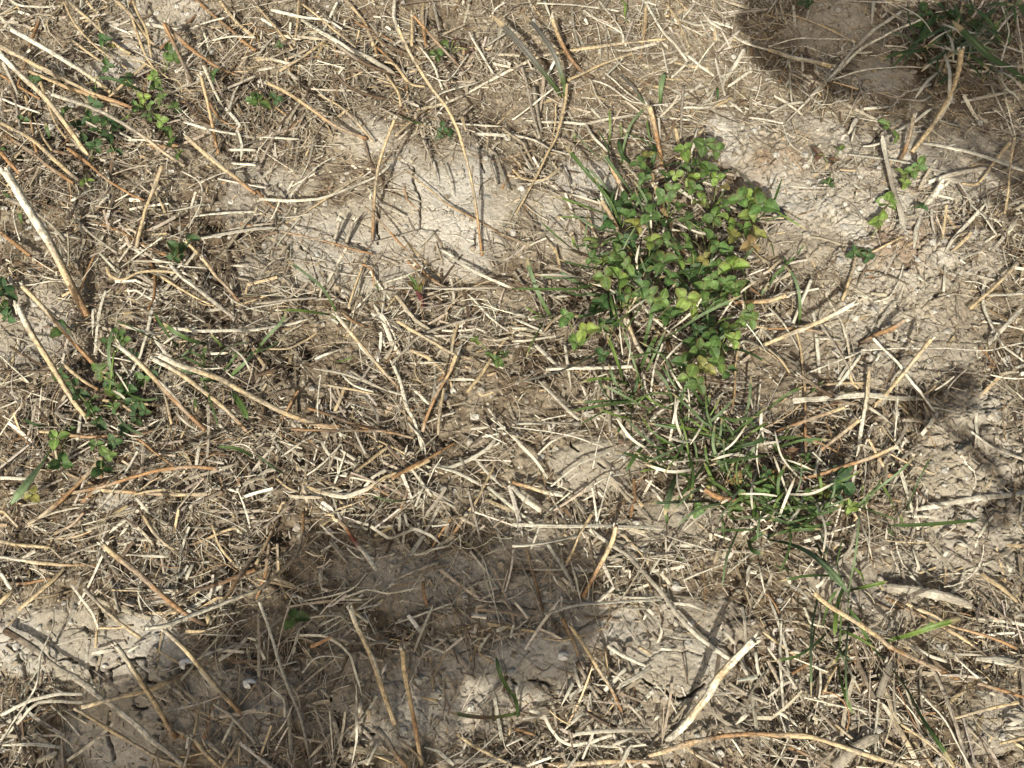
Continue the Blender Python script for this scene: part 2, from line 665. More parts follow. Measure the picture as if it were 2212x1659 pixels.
'C3': """
S yyoo 38 290,520 400,610 550,700 700,800 790,870 950,950 1100,1020 1230,1080
F gwg 84 770,490 950,510 1150,550 1330,600
F wwg 84 1330,950 1500,960 1690,990
T oy 32 740,550 900,620 1050,700 1200,780 1370,890
T yo 26 890,590 1050,660 1200,740 1400,800 1620,880
F y 34 1380,395 1500,480 1620,580
F wyw 42 740,1240 820,1350 900,1500 980,1659
T y 28 1620,1230 1450,1270 1200,1340
T o 28 1350,1110 1500,1150 1659,1200
T g 28 1060,1010 1130,1150 1190,1300 1250,1480 1300,1659
F g 54 800,960 760,1070 720,1200
T ob 40 520,860 590,1000 690,1210
F w 32 300,1210 430,1190 570,1175
F w 26 360,1240 520,1260 650,1290
F g 90 430,1659 560,1540 720,1440
F w 28 1540,1390 1680,1340
F w 24 1540,1405 1680,1395
F w 24 750,860 670,925
F w 28 0,530 60,700 120,900 140,1100
F w 22 280,900 330,960 340,1130 300,1340
F w 20 0,880 150,1090 240,1250
F w 28 920,870 1050,930 1160,970
F w 18 1000,810 1100,890 1200,920 1400,930
T w 18 1200,920 1310,1030 1420,1110
T y 26 430,1370 500,1430 560,1480
T y 24 850,1370 1000,1470 1120,1570 1200,1659
T y 24 940,1480 1080,1659
F w 32 230,190 330,160 430,130
F wg 34 310,490 400,410 530,250 590,50
F w 24 940,230 970,330 980,380
T w 12 830,180 870,330 990,460
F w 15 1110,470 1120,530
F w 24 920,405 960,440
F w 28 1220,200 1300,220
F w 24 1560,390 1590,345
F w 26 1140,290 1170,240
F w 46 1340,1160 1420,1200
T w 18 990,1180 1150,1360 1310,1659
T w 13 780,1120 900,1260 1000,1380
T o 24 0,1535 150,1530 280,1590 400,1659
T y 26 160,700 280,740
F w 24 160,900 240,920
T y 22 360,1170 420,1040 470,960
F w 30 520,1270 500,1180
T o 28 150,1050 280,970 430,900
F w 30 60,1290 150,1350 220,1420
F w 18 200,820 270,880 320,960
F w 20 690,1659 700,1400 720,1200
F w 22 0,1200 120,1110 230,1080
F w 18 1659,130 1620,100
F w 26 1060,30 900,20
F w 20 1659,660 1580,690
T w 22 90,700 80,950 100,1290
F w 22 1480,1190 1400,1150
T g 22 1659,1300 1580,1290
F w 18 860,640 850,700
F w 22 780,930 760,1000
F w 36 130,410 150,480
T y 24 1659,1460 1500,1500
""",
}
GRASS = {
'M': "P 13 1060,30 1100,70 1140,115 1180,165 1215,210|G 8 1920,1135 1980,1134 2040,1130 2115,1123",
'A0': "D 20 590,505 720,510 850,560 960,610|G 20 290,790 320,910|G 26 130,1350 150,1480|G 18 20,1250 100,1310|G 18 0,960 80,975",
'A1': "G 26 1090,812 1000,780 930,745",
'A2': "P 36 50,70 180,210 280,370 340,560 345,640|P 17 690,480 780,560 870,690|H 36 990,470 965,560 960,690|D 16 1330,560 1330,670|G 26 330,930 430,1050 530,1170 680,1310|L 20 250,1260 400,1310 560,1370 750,1450|L 14 280,1405 450,1410 640,1425|G 14 190,1440 300,1540 450,1659|L 13 630,690 635,830 630,940|L 10 700,780 715,920|G 14 870,760 890,880 930,960|D 34 690,900 710,1000 770,1060|D 32 920,930 905,1090|H 28 570,960 650,1080 760,1230 820,1330|H 16 330,1350 430,1410 560,1480 700,1520|G 14 380,1600 640,1590|L 26 390,1520 430,1620|D 26 490,1270 510,1300 640,1280 560,1240|L 10 410,850 415,930|L 16 700,0 735,30 730,100 760,160|G 20 560,1600 640,1550 720,1540|G 16 450,1560 560,1630",
'A3': "D 56 1080,0 1140,60 1230,160|D 46 1190,130 1300,240 1450,380 1560,440 1670,530|D 26 1390,190 1520,220 1600,250|D 18 1380,330 1380,500|G 22 1090,560 1160,500 1230,440|D 38 1630,0 1670,130|D 26 1200,0 1250,120 1350,200|D 30 1350,60 1450,160 1500,300|G 24 1480,120 1500,230|D 16 1100,330 1100,560|G 16 0,1560 40,1659|G 14 250,1570 190,1659|D 24 1000,210 1060,120 1140,60|D 26 1560,0 1600,90 1590,200|D 26 1240,350 1350,330 1460,400|D 30 1500,40 1400,120 1330,210",
'B0': "G 28 1050,430 1130,490 1250,550 1340,570|H 24 1130,730 1260,760 1420,800|H 28 1659,610 1590,690 1480,790|G 44 1605,1055 1560,960 1490,870|G 24 1340,570 1320,650 1330,760|G 22 1410,1235 1540,1250 1659,1310|G 18 1270,1010 1265,950 1250,870|G 9 690,390 850,460 1000,540 1150,610|D 18 150,1060 260,1100 370,1100|H 52 70,1610 180,1470 290,1320 340,1230|G 22 50,90 130,70|D 20 0,400 40,370 80,330|G 16 1160,640 1290,700 1390,760|G 20 1290,800 1420,820|G 16 1200,600 1300,650 1380,680|L 14 1360,500 1450,600|G 16 1560,610 1500,680 1440,760",
'B1': "H 18 190,20 330,120 440,220 520,360|L 20 150,350 300,355 480,380|L 14 480,385 610,430|H 22 200,350 170,420 60,540 0,630|H 15 10,1290 110,1370 200,1420|G 11 740,1550 900,1590 1080,1560|G 18 1620,1390 1659,1340|G 12 770,180 800,240|L 11 640,650 590,670 500,690",
'B2': "H 30 90,0 130,130 180,260 260,410|G 20 0,210 250,215 430,210 580,165|H 15 120,110 300,145 540,135|H 32 310,100 400,160 510,215|H 20 830,0 870,110 930,220 1000,310|G 28 920,270 900,400 850,600|L 26 610,500 660,620 700,740 730,810|L 24 440,820 560,795 680,805 760,835|H 14 710,450 760,600 850,870|P 15 30,815 200,780 400,710 590,600|G 16 390,950 600,940 890,930|G 20 380,1005 600,965 910,920|L 16 560,990 700,1040 800,1055|G 20 670,1165 740,1060|G 12 440,1090 600,1010 720,990|G 15 1030,880 1120,960 1250,1070 1390,1170|G 28 1060,680 1130,800 1260,1000|G 22 1285,890 1265,1000|G 17 1030,1250 850,1240|G 24 660,1260 800,1300 950,1360 1120,1425|G 28 740,1390 810,1280 870,1210|L 13 830,1400 930,1380|G 28 930,1160 1010,1230|H 42 990,1680 1030,1520 1070,1410|H 24 870,1605 1100,1595 1300,1590|G 24 1490,1600 1290,1600|L 22 1150,1600 1165,1500 1120,1410|L 22 1240,1330 1290,1430 1350,1540|G 22 1659,970 1550,1060 1420,1170 1340,1270|D 28 1659,1180 1500,1230 1300,1260|G 22 1659,1290 1400,1320 1190,1290|H 18 1659,190 1600,280|H 22 1040,200 1150,70|G 28 950,500 880,620 830,740|H 22 1500,250 1250,370 1080,480 960,560|L 10 90,660 130,560 220,400|L 13 70,320 160,370 240,388|L 12 120,400 240,385|G 18 720,870 830,920|H 18 1000,470 940,600 870,750|G 16 1290,1330 1400,1290 1530,1240|L 16 1659,1080 1560,1140 1450,1230|D 20 940,1240 960,1320 1020,1380|G 18 1659,1440 1560,1480 1440,1500|G 16 1420,1620 1520,1540 1659,1500",
'B3': "G 18 180,0 60,110 0,200|H 22 100,50 170,140 205,270 205,440|G 16 240,840 120,900 0,990|G 24 330,1220 200,1180 0,1180|G 22 40,1190 70,1280|G 13 370,800 250,900|G 20 140,1090 100,1180|L 20 740,1480 790,1570 830,1659|D 10 1070,1270 970,1470 900,1650|H 15 960,1290 850,1400 700,1520 600,1650|L 40 470,1620 550,1575|L 30 590,1640 470,1630|G 16 20,1620 180,1590|L 16 610,1470 600,1550|G 14 100,0 110,60 60,140|D 16 100,1350 240,1390 330,1330",
'C1': "G 28 1555,940 1590,1070 1670,1200|GW 26 1240,1295 1400,1325 1540,1330 1690,1305",
'C2': "G 20 990,0 1005,75|G 13 1370,40 1380,200|G 30 0,1150 30,1250 40,1330|L 10 1060,280 1115,315|D 30 1640,270 1560,250 1530,180|G 20 1390,0 1440,60|D 28 1659,130 1600,150 1540,200",
'C3': "H 50 520,520 390,370 270,270 140,210 0,180|D 20 420,450 390,380 310,190|L 24 780,450 650,480 520,510|L 32 1260,690 1080,740 900,800 770,830|L 18 1090,700 930,785|L 28 430,800 450,600 490,480|L 16 540,350 600,400 620,450|G 28 520,620 590,720 680,880 780,970|G 30 1215,1665 1120,1520 1000,1340 900,1150 790,1000|D 14 20,340 200,390|L 18 420,980 470,890|H 12 520,1290 505,1080 510,850 540,600|H 15 280,1200 280,800 320,560|G 20 350,110 150,120 0,160|G 18 770,100 830,160|G 16 0,60 120,30 250,40|L 20 860,0 890,110|G 20 440,60 330,90 200,100|D 18 0,20 160,80 280,60|H 14 590,20 570,250 530,480 510,700",
}
# trifoliate leaves: x,y,size,colour
CLOVER = {
'A2': "1120,975,75,l 1250,945,85,m 1320,975,70,m 1200,1065,85,m 1250,1105,70,m 1175,1160,55,l 870,1010,50,y 820,1060,60,m 880,1100,50,m 1000,1150,55,m 1330,1150,60,l 1040,1230,50,m 1180,1220,60,m 850,1270,85,m 720,1310,75,d 900,1390,70,m 660,1370,70,d 980,1280,55,m 1230,1280,45,l 1200,1320,50,y 1390,1210,40,b 1480,1290,70,m 1560,1270,90,l 1620,1330,90,m 1530,1390,65,l 1310,1410,65,m 1400,1440,75,l 1290,1560,72,m 1330,1600,60,m 1440,1540,70,y 1550,1590,70,b 1580,1520,60,y 900,1570,75,l 980,1560,60,m 620,1480,60,d 520,1570,65,l 800,1470,60,y 1060,1620,60,m 750,1400,60,m 1080,1340,50,m 1130,1430,60,m 1200,1460,55,d 700,1560,60,d 1000,1440,55,d 1130,1560,55,m 770,1560,60,d 1380,1340,50,m 1500,1480,60,m 860,1160,45,m 680,1640,60,m 1170,1640,60,m 1400,1640,50,m 930,1640,60,d 1060,1130,45,l 1120,1090,45,m",
'B2': "980,40,80,m 940,90,60,m 1070,30,60,l 1170,20,60,m 600,130,70,m 690,150,75,l 750,60,60,m 760,130,60,d 840,200,60,m 890,250,60,m 770,250,50,m 1160,110,70,d 1430,75,85,l 1300,150,60,m 1240,220,75,m 1390,180,70,m 1450,210,60,m 1500,180,50,m 970,280,60,m 990,350,75,m 1030,410,70,m 1130,270,75,l 1170,330,60,l 580,300,65,d 550,340,50,d 345,390,62,m 480,480,65,l 425,560,55,m 590,640,55,d 1540,360,60,m 1550,410,50,m 1360,290,50,m 1290,520,70,m 1350,500,50,d 1400,470,60,m 1440,540,60,l 1370,590,60,m 1290,590,60,m 1210,600,60,m 1150,570,60,m 1340,690,60,m 1390,740,65,m 1110,690,60,m 1240,720,65,y 1150,790,75,l 1210,830,60,m 1020,140,60,m 900,20,60,d 660,60,65,m 1090,180,60,d 690,250,55,d 820,80,55,d 1330,60,60,m 1260,90,50,d 650,350,60,d 1210,300,50,d 1330,230,55,d 1280,430,55,d 1480,430,50,m 1200,480,55,d 660,440,50,d 580,460,50,m 1520,1400,45,m 1450,1450,45,b 1580,1460,45,m 1620,1530,50,m 1500,1560,45,m 1560,1640,50,m 1440,1640,45,m 1640,1400,50,d 1370,1370,40,d 1280,1460,40,y 1640,1640,50,m 1210,1650,45,m 520,20,55,m 600,40,60,l 1250,20,55,y",
'B3': "130,1290,50,r 240,1310,40,m 140,1350,55,y 480,1400,60,d 480,1470,75,d 530,1620,50,l 90,1530,40,m 80,1640,50,m 200,1620,50,m 380,1640,45,m 290,1640,45,m 640,5,50,d 330,1500,45,y 380,1520,45,y 260,1560,40,m 0,1560,50,m 20,1460,45,m 60,1410,40,b 180,1470,40,r 430,1560,45,d",
'A3': "760,810,48,m 830,890,45,m 470,965,38,l 325,1000,45,r 430,1050,45,r 390,1195,52,d 975,1065,52,m 940,1110,45,m 870,1130,55,l 880,1190,45,l 775,1310,72,l 715,1430,66,l 990,1350,45,d 1010,80,70,d 1010,180,80,d 1090,130,60,d 230,30,50,d 270,20,45,d 1120,210,50,d 1200,90,60,d 1300,60,60,d 1330,160,55,d 0,1310,45,m 640,1650,50,d 560,1640,50,d",
'A0': "1090,340,55,m 1130,380,48,m 1000,500,50,l 1010,570,50,m 930,630,60,l 980,690,55,m 1130,700,50,m 820,770,55,l 960,760,50,m 1080,850,60,m 1120,930,55,m 1170,1000,40,m 420,730,60,m 600,670,55,d 700,430,55,d 680,260,50,d 220,530,50,d 590,770,60,d 560,1180,65,l 1240,1550,60,d 1150,1620,65,d 1390,490,50,d 1640,650,55,m 640,850,60,d 700,900,55,d 540,900,60,d 720,300,45,y 820,510,50,d 1050,640,50,m 880,690,50,m 500,820,55,d 760,830,55,d 620,950,55,d 740,980,50,d 150,780,50,d 620,580,45,d 700,780,55,d 1040,780,50,l",
'A1': "20,660,70,m 130,640,50,d 1220,290,45,m 1170,360,55,m 1130,340,40,m 1210,830,45,d 1250,860,40,d 1190,880,36,d 150,290,35,d 1330,300,40,r 1290,270,36,r 1380,330,36,r",
'B0': "800,550,50,m 770,500,42,m 650,740,55,m 935,800,52,m 750,900,60,m 600,940,60,m 600,1010,50,d 370,1180,60,l 450,1140,50,m 400,1340,60,m 710,1280,52,m 620,1230,45,m 660,1380,60,d 400,770,55,d 470,840,55,d 400,480,62,m 210,1550,50,y 40,250,60,d 20,330,60,d 50,400,50,d 980,760,50,d 1130,5,50,d 700,820,55,d 820,860,55,d 860,950,55,d 740,980,50,d 640,1080,50,d 890,1060,55,d 940,1000,45,d 700,560,50,d 870,640,50,d 520,900,50,d 740,1200,50,d 820,1120,45,d 20,200,50,d",
'B1': "1420,540,36,l 1610,635,40,m 1550,675,36,m 1520,640,30,m 1580,700,30,m",
'C1': "250,690,62,m",
'A2b': "",
}
CRACKS = {
'A1': "940,1040 1030,1080 1020,1170 1050,1240 1070,1300 1065,1420 1060,1470|1060,1470 1100,1480 1190,1490|1430,1470 1420,1580 1390,1620|1470,1550 1560,1560 1659,1600|780,1330 800,1400 780,1450 800,1530 790,1580|650,420 660,500|270,1560 300,1610 340,1640|1460,1040 1480,1120|440,900 435,980|1070,1300 950,1260 880,1230",
'A0': "990,0 960,30 940,90|1200,30 1170,100 1090,140|620,230 640,400",
'A3': "290,80 400,40 430,0|380,160 470,190|950,200 920,270 860,280|820,290 805,400 880,440 960,460 1000,490 1060,490|640,940 700,890 750,820|480,640 520,600",
'B2': "380,1180 390,1230 430,1260|560,1340 600,1370|420,1560 560,1570|700,1659 830,1640|330,1600 420,1560",
'B3': "1050,290 1100,240 1130,230|660,1080 720,1060|1210,1200 1280,1220 1380,1270|1480,1540 1560,1490|1620,1330 1659,1330|1400,1300 1430,1350|690,100 740,140 800,150|1370,90 1370,200|820,260 830,340|860,240 880,350|1380,1660 1450,1600",
'C0': "110,910 150,1000 160,1080 200,1130|380,960 450,950 500,975|590,1000 610,1040 700,1020 780,980 870,940 950,955 950,1050|770,590 830,600 880,640|560,880 565,920|540,740 570,780|710,1290 700,1400 710,1500 740,1600|860,1250 900,1275 950,1265|950,1100 1000,1105|1030,1340 1050,1400|640,620 650,700|290,1080 350,1085|870,940 870,1010|950,1100 950,1050|700,1020 730,1090",
'C1': "470,1170 480,1220|510,1290 530,1350 530,1400 470,1440|670,1430 760,1440|490,1570 480,1659",
'C2': "0,1080 30,1110|110,1090 200,1100 250,1130 265,1180|850,1080 920,1130 1000,1160 1080,1210 1160,1190 1250,1110|1430,1190 1500,1220|740,1200 820,1300|720,40 800,0",
'C3': "1380,280 1410,350 1500,390 1570,410 1659,480|1350,530 1330,640|1490,1600 1560,1570 1600,1550|480,60 520,20",
}
# bare clay areas on the ground (2212 px reference view): cx cy rx ry strength
BARE = """1000 440 120 130 1|830 480 150 70 1|900 370 60 60 .9|700 580 90 50 .8|640 390 60 45 .7|790 290 60 45 .7|1290 1010 95 65 1|1270 390 75 50 .9
390 28 60 38 1|270 115 55 50 .9|225 150 50 30 .9|85 665 50 60 .8|100 750 60 30 .7|130 1400 150 90 1|290 1400 110 80 1|260 1570 130 110 .95|40 1350 60 50 .6
267 1085 60 25 .9|880 1245 190 75 .6|1150 1445 110 85 .95|730 1450 70 60 .7|850 1560 90 60 .7|1460 1450 120 75 .95|1440 1130 130 45 .8|1800 60 110 60 .95|1900 150 90 55 .95
1590 300 80 60 .85|1650 400 60 60 .8|1720 520 90 50 .6|1940 590 150 110 .82|2100 1000 120 110 .8|2110 890 90 50 .95|2130 1150 100 90 .7|2150 1560 70 70 .6|1850 1580 80 40 .6|1850 480 110 60 .8|1750 290 90 50 .6|2120 560 60 70 .6|1330 1330 120 50 .5|1700 320 60 40 .7|990 560 80 50 .8|1420 1300 70 40 .5|620 300 40 30 .5|1030 1300 200 60 .6|1250 480 60 60 .5|700 1350 90 40 .4|100 1200 60 30 .3
1900 700 250 150 .62|2080 1150 150 150 .7|1850 400 240 130 .66|800 530 210 110 .72|450 1530 200 110 .6|1400 1340 200 80 .6|720 1500 150 110 .66|1000 1500 200 110 .62|60 700 90 110 .66|560 420 90 70 .45|1250 470 110 110 .66|340 60 140 80 .6|1500 1560 200 80 .4|1950 1250 180 90 .5|2100 350 120 90 .5|1130 1080 90 50 .4|160 240 80 60 .4|560 640 60 90 .45|1250 1180 200 50 .45"""
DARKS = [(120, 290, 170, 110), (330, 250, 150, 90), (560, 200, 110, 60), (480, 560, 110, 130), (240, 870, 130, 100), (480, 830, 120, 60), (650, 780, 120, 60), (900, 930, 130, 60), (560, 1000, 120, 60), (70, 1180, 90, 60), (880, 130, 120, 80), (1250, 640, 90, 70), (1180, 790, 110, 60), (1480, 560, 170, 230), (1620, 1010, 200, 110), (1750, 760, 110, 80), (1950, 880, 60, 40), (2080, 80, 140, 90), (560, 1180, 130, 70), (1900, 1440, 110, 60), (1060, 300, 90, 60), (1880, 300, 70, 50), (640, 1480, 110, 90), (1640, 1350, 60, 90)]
# ---------------------------------------------------------------- helpers
C, S_ = math.cos(TILT), math.sin(TILT)
FX = math.tan(HFOV/2)
PXM = 2*DIST*FX/4032.0                      # metres per source pixel at the picture centre
def ray(u, v):
    u = np.asarray(u, float); v = np.asarray(v, float)
    a = (u-2016)/2016*FX; b = -(v-1512)/2016*FX
    return np.stack([a, b*C+S_, b*S_-C], -1)
def to_px(x, y, z=0.0):
    dx, dy, dz = x-CAMPOS[0], y-CAMPOS[1], z-CAMPOS[2]
    dep = dy*S_-dz*C; up = dy*C+dz*S_
    dep = np.maximum(dep, 1e-3)
    return 2016+dx/dep/FX*2016, 1512-up/dep/FX*2016
TAB = np.random.default_rng(11).random((8, 256, 256))
def vnoise(x, y, k=0):
    xi = np.floor(x).astype(int); yi = np.floor(y).astype(int)
    fx = x-xi; fy = y-yi; fx = fx*fx*(3-2*fx); fy = fy*fy*(3-2*fy)
    T = TAB[k % 8]; a = xi & 255; b = yi & 255; a1 = (a+1) & 255; b1 = (b+1) & 255
    return (T[a, b]*(1-fx)+T[a1, b]*fx)*(1-fy)+(T[a, b1]*(1-fx)+T[a1, b1]*fx)*fy
def fbm(x, y, f, n=4, k=0, g=.5):
    s = 0; a = 1; t = 0
    for i in range(n):
        s = s+a*vnoise(x*f+17.3*i, y*f+9.1*i, k+i); t += a; a *= g; f *= 2.07
    return s/t*2-1
def worley(x, y, size, k=0):
    X = x/size; Y = y/size; xi = np.floor(X).astype(int); yi = np.floor(Y).astype(int)
    f1 = np.full(X.shape, 9.); f2 = np.full(X.shape, 9.); cid = np.zeros(X.shape)
    for i in (-1, 0, 1):
        for j in (-1, 0, 1):
            a = (xi+i) & 255; b = (yi+j) & 255
            d = np.hypot(xi+i+TAB[k, a, b]-X, yi+j+TAB[k+1, a, b]-Y)
            m = d < f1; f2 = np.where(m, f1, np.minimum(f2, d)); cid = np.where(m, TAB[k+2, a, b], cid); f1 = np.where(m, d, f1)
    return f1, f2, cid
BL = [[float(q) for q in s.split()] for ln in BARE.split('\n') for s in ln.split('|') if s.strip()]
def bare(x, y):                             # 1 where the crusted clay lies open, 0 under the litter
    u, v = to_px(x, y); u = u/1.8228; v = v/1.8228
    wob = fbm(x, y, 28, 3, 3)*.55+fbm(x, y, 120, 2, 1)*.28
    m = np.zeros(np.shape(x))
    for cx, cy, rx, ry, s in BL:
        d = np.hypot((u-cx)/rx, (v-cy)/ry)
        m = np.maximum(m, s*np.clip((1.12-d+wob*.55)/.34, 0, 1))
    out = np.clip(np.maximum(np.abs(u-1106)-1140, np.abs(v-830)-860)/60, 0, 1)
    far = np.clip(fbm(x, y, 9, 3, 5)*4-.4, 0, 1)
    return m*(1-out)+far*out
def darks(x, y):                            # damp dark humus, plus shade of the gaps painted into soil and litter
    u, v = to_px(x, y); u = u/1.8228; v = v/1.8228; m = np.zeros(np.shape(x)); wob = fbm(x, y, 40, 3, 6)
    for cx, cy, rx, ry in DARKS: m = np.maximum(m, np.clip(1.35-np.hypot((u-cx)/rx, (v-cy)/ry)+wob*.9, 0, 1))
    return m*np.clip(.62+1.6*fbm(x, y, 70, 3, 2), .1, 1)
def clods(x, y):
    u, v = to_px(x, y); u = u/1.8228; v = v/1.8228
    m = 0
    for cx, cy, rx, ry in ((1960, 560, 210, 150), (2110, 1000, 160, 230), (1850, 420, 170, 120), (1640, 330, 110, 80), (1900, 800, 150, 120)):
        m = np.maximum(m, np.clip(1.5-np.hypot((u-cx)/rx, (v-cy)/ry)*1.3, 0, 1))
    return m
def ground_z(x, y):                         # the broad lie of the soil
    z = .0045*fbm(x, y, 7, 2, 2)+.0022*fbm(x, y, 24, 2, 4)
    u, v = to_px(x, y); u = u/1.8228; v = v/1.8228
    for cx, cy, r, h in ((1160, 1430, 95, .007), (950, 470, 160, .004), (250, 1440, 190, .004), (2060, 920, 100, .006), (1290, 1010, 90, .003), (1950, 600, 130, .004)):
        z = z+h*np.exp(-((u-cx)**2+(v-cy)**2)/(r*r))
    return z
def at(u, v, h=0.0):                        # point h metres above the soil seen at source pixel u, v
    r = ray(u, v); h = np.asarray(h, float); z = h*1.0
    for _ in range(3):
        t = (z-CAMPOS[2])/r[..., 2]; P = CAMPOS+r*t[..., None]
        z = ground_z(P[..., 0], P[..., 1])+h
    t = (z-CAMPOS[2])/r[..., 2]
    return CAMPOS+r*t[..., None]
def srgb(*c):
    return tuple(((q/255+.055)/1.055)**2.4 if q > 10 else q/255/12.92 for q in c)
COLS = {'w': srgb(214, 204, 178), 'y': srgb(190, 167, 126), 'o': srgb(152, 117, 78), 'b': srgb(92, 74, 54), 'g': srgb(152, 141, 121), 'r': srgb(118, 64, 46),
        'G': srgb(78, 98, 46), 'L': srgb(104, 124, 54), 'D': srgb(62, 82, 40), 'H': srgb(104, 120, 80), 'P': srgb(94, 90, 78)}
LEAFC = {'l': srgb(108, 128, 60), 'm': srgb(80, 102, 50), 'd': srgb(58, 82, 42), 'y': srgb(112, 112, 56), 'b': srgb(122, 106, 64), 'r': srgb(86, 66, 50)}
# ---------------------------------------------------------------- mesh plumbing
def link(o, parent=None):
    SC.collection.objects.link(o)
    if parent is not None: o.parent = parent
    return o
def mesh_np(name, V, F, mat, col=None, uv=None, smooth=True):
    V = np.asarray(V, np.float32); F = np.asarray(F, np.int32)
    me = bpy.data.meshes.new(name)
    me.vertices.add(len(V)); me.vertices.foreach_set('co', V.ravel())
    k = F.shape[1]; n = len(F)
    me.loops.add(n*k); me.loops.foreach_set('vertex_index', F.ravel())
    me.polygons.add(n); me.polygons.foreach_set('loop_start', np.arange(n, dtype=np.int32)*k)
    me.polygons.foreach_set('use_smooth', np.full(n, smooth, bool))
    me.update(calc_edges=True)
    if col is not None:
        ca = me.attributes.new('tint', 'FLOAT_COLOR', 'POINT')
        cc = np.ones((len(V), 4), np.float32); cc[:, :3] = col; ca.data.foreach_set('color', cc.ravel())
    if uv is not None:
        ul = me.uv_layers.new(name='UVMap'); ul.data.foreach_set('uv', np.asarray(uv, np.float32)[F.ravel()].ravel())
    if mat: me.materials.append(mat)
    return me
def mobj(name, V, F, mat, col=None, uv=None, parent=None, origin=None, smooth=True):
    V = np.asarray(V, float)
    if origin is not None: V = V-np.asarray(origin)
    o = bpy.data.objects.new(name, mesh_np(name, V, F, mat, col, uv, smooth)); link(o, parent)
    if origin is not None and parent is None: o.location = origin
    return o
def empty(name, loc):
    o = bpy.data.objects.new(name, None); link(o); o.location = loc; o.empty_display_size = .01
    return o
def tag(o, label=None, cat=None, group=None, kind=None):
    for k, v in (('label', label), ('category', cat), ('group', group), ('kind', kind)):
        if v: o[k] = v
    return o
# ---------------------------------------------------------------- materials
def plant_mat(name, rough=.6, streak=.35, mott=.35, trans=0.0, spots=0.0, spec=.35, bump=.0004, ufreq=5., vfreq=60., mscale=420):
    m = bpy.data.materials.new(name); m.use_nodes = True; t = m.node_tree; N = t.nodes; L = t.links
    b = N['Principled BSDF']; b.inputs['Roughness'].default_value = rough; b.inputs['Specular IOR Level'].default_value = spec
    at_ = N.new('ShaderNodeAttribute'); at_.attribute_name = 'tint'
    uv = N.new('ShaderNodeUVMap'); mp = N.new('ShaderNodeMapping'); L.new(uv.outputs[0], mp.inputs[0])
    mp.inputs['Scale'].default_value = (ufreq, vfreq, 1)
    n1 = N.new('ShaderNodeTexNoise'); n1.inputs['Scale'].default_value = 1.0; n1.inputs['Detail'].default_value = 3; L.new(mp.outputs[0], n1.inputs['Vector'])
    tc = N.new('ShaderNodeTexCoord'); n2 = N.new('ShaderNodeTexNoise'); n2.inputs['Scale'].default_value = mscale; n2.inputs['Detail'].default_value = 4
    L.new(tc.outputs['Object'], n2.inputs['Vector'])
    r1 = N.new('ShaderNodeMapRange'); r1.inputs[1].default_value = .3; r1.inputs[2].default_value = .7; r1.inputs[3].default_value = 1-streak; r1.inputs[4].default_value = 1+streak*.35; L.new(n1.outputs[0], r1.inputs[0])
    r2 = N.new('ShaderNodeMapRange'); r2.inputs[1].default_value = .33; r2.inputs[2].default_value = .66; r2.inputs[3].default_value = 1-mott; r2.inputs[4].default_value = 1+mott*.3; L.new(n2.outputs[0], r2.inputs[0])
    mu = N.new('ShaderNodeMath'); mu.operation = 'MULTIPLY'; L.new(r1.outputs[0], mu.inputs[0]); L.new(r2.outputs[0], mu.inputs[1])
    vm = N.new('ShaderNodeVectorMath'); vm.operation = 'SCALE'; L.new(at_.outputs['Color'], vm.inputs[0]); L.new(mu.outputs[0], vm.inputs['Scale'])
    src = vm.outputs[0]
    if spots:
        n3 = N.new('ShaderNodeTexNoise'); n3.inputs['Scale'].default_value = 420; n3.inputs['Detail'].default_value = 3; L.new(tc.outputs['Object'], n3.inputs['Vector'])
        r3 = N.new('ShaderNodeMapRange'); r3.inputs[1].default_value = .62; r3.inputs[2].default_value = .72; r3.inputs[3].default_value = 0; r3.inputs[4].default_value = spots; L.new(n3.outputs[0], r3.inputs[0])
        mx = N.new('ShaderNodeMix'); mx.data_type = 'RGBA'; L.new(r3.outputs[0], mx.inputs[0]); L.new(src, mx.inputs[6]); mx.inputs[7].default_value = (*srgb(70, 48, 32), 1)
        src = mx.outputs[2]
    L.new(src, b.inputs['Base Color'])
    bp = N.new('ShaderNodeBump'); bp.inputs['Strength'].default_value = .6; bp.inputs['Distance'].default_value = bump; L.new(mu.outputs[0], bp.inputs['Height']); L.new(bp.outputs[0], b.inputs['Normal'])
    if trans:
        tr = N.new('ShaderNodeBsdfTranslucent'); L.new(src, tr.inputs[0]); ms = N.new('ShaderNodeMixShader'); ms.inputs[0].default_value = trans
        L.new(b.outputs[0], ms.inputs[1]); L.new(tr.outputs[0], ms.inputs[2]); L.new(ms.outputs[0], N['Material Output'].inputs[0])
    return m
M_STEM = plant_mat('dry_stem', .55, .5, .55, spots=.85, spec=.3, ufreq=7, vfreq=110)
M_LEAFSTRIP = plant_mat('dry_leaf', .65, .5, .4, trans=.12, spots=.5, spec=.25, ufreq=11, vfreq=40)
M_LITTER = plant_mat('litter_straw', .65, .3, .45, trans=.08, spots=.35, ufreq=6, vfreq=70)
M_GRASS = plant_mat('green_blade', .5, .3, .25, trans=.18, spec=.4, ufreq=10, vfreq=30)
M_CLOVER = plant_mat('clover_leaf', .6, .25, .45, trans=.15, spec=.3, ufreq=3, vfreq=3, spots=.25, mscale=300)
M_SOIL_BIT = plant_mat('soil_crumb', .95, .2, .45, spec=.1, bump=.0006)
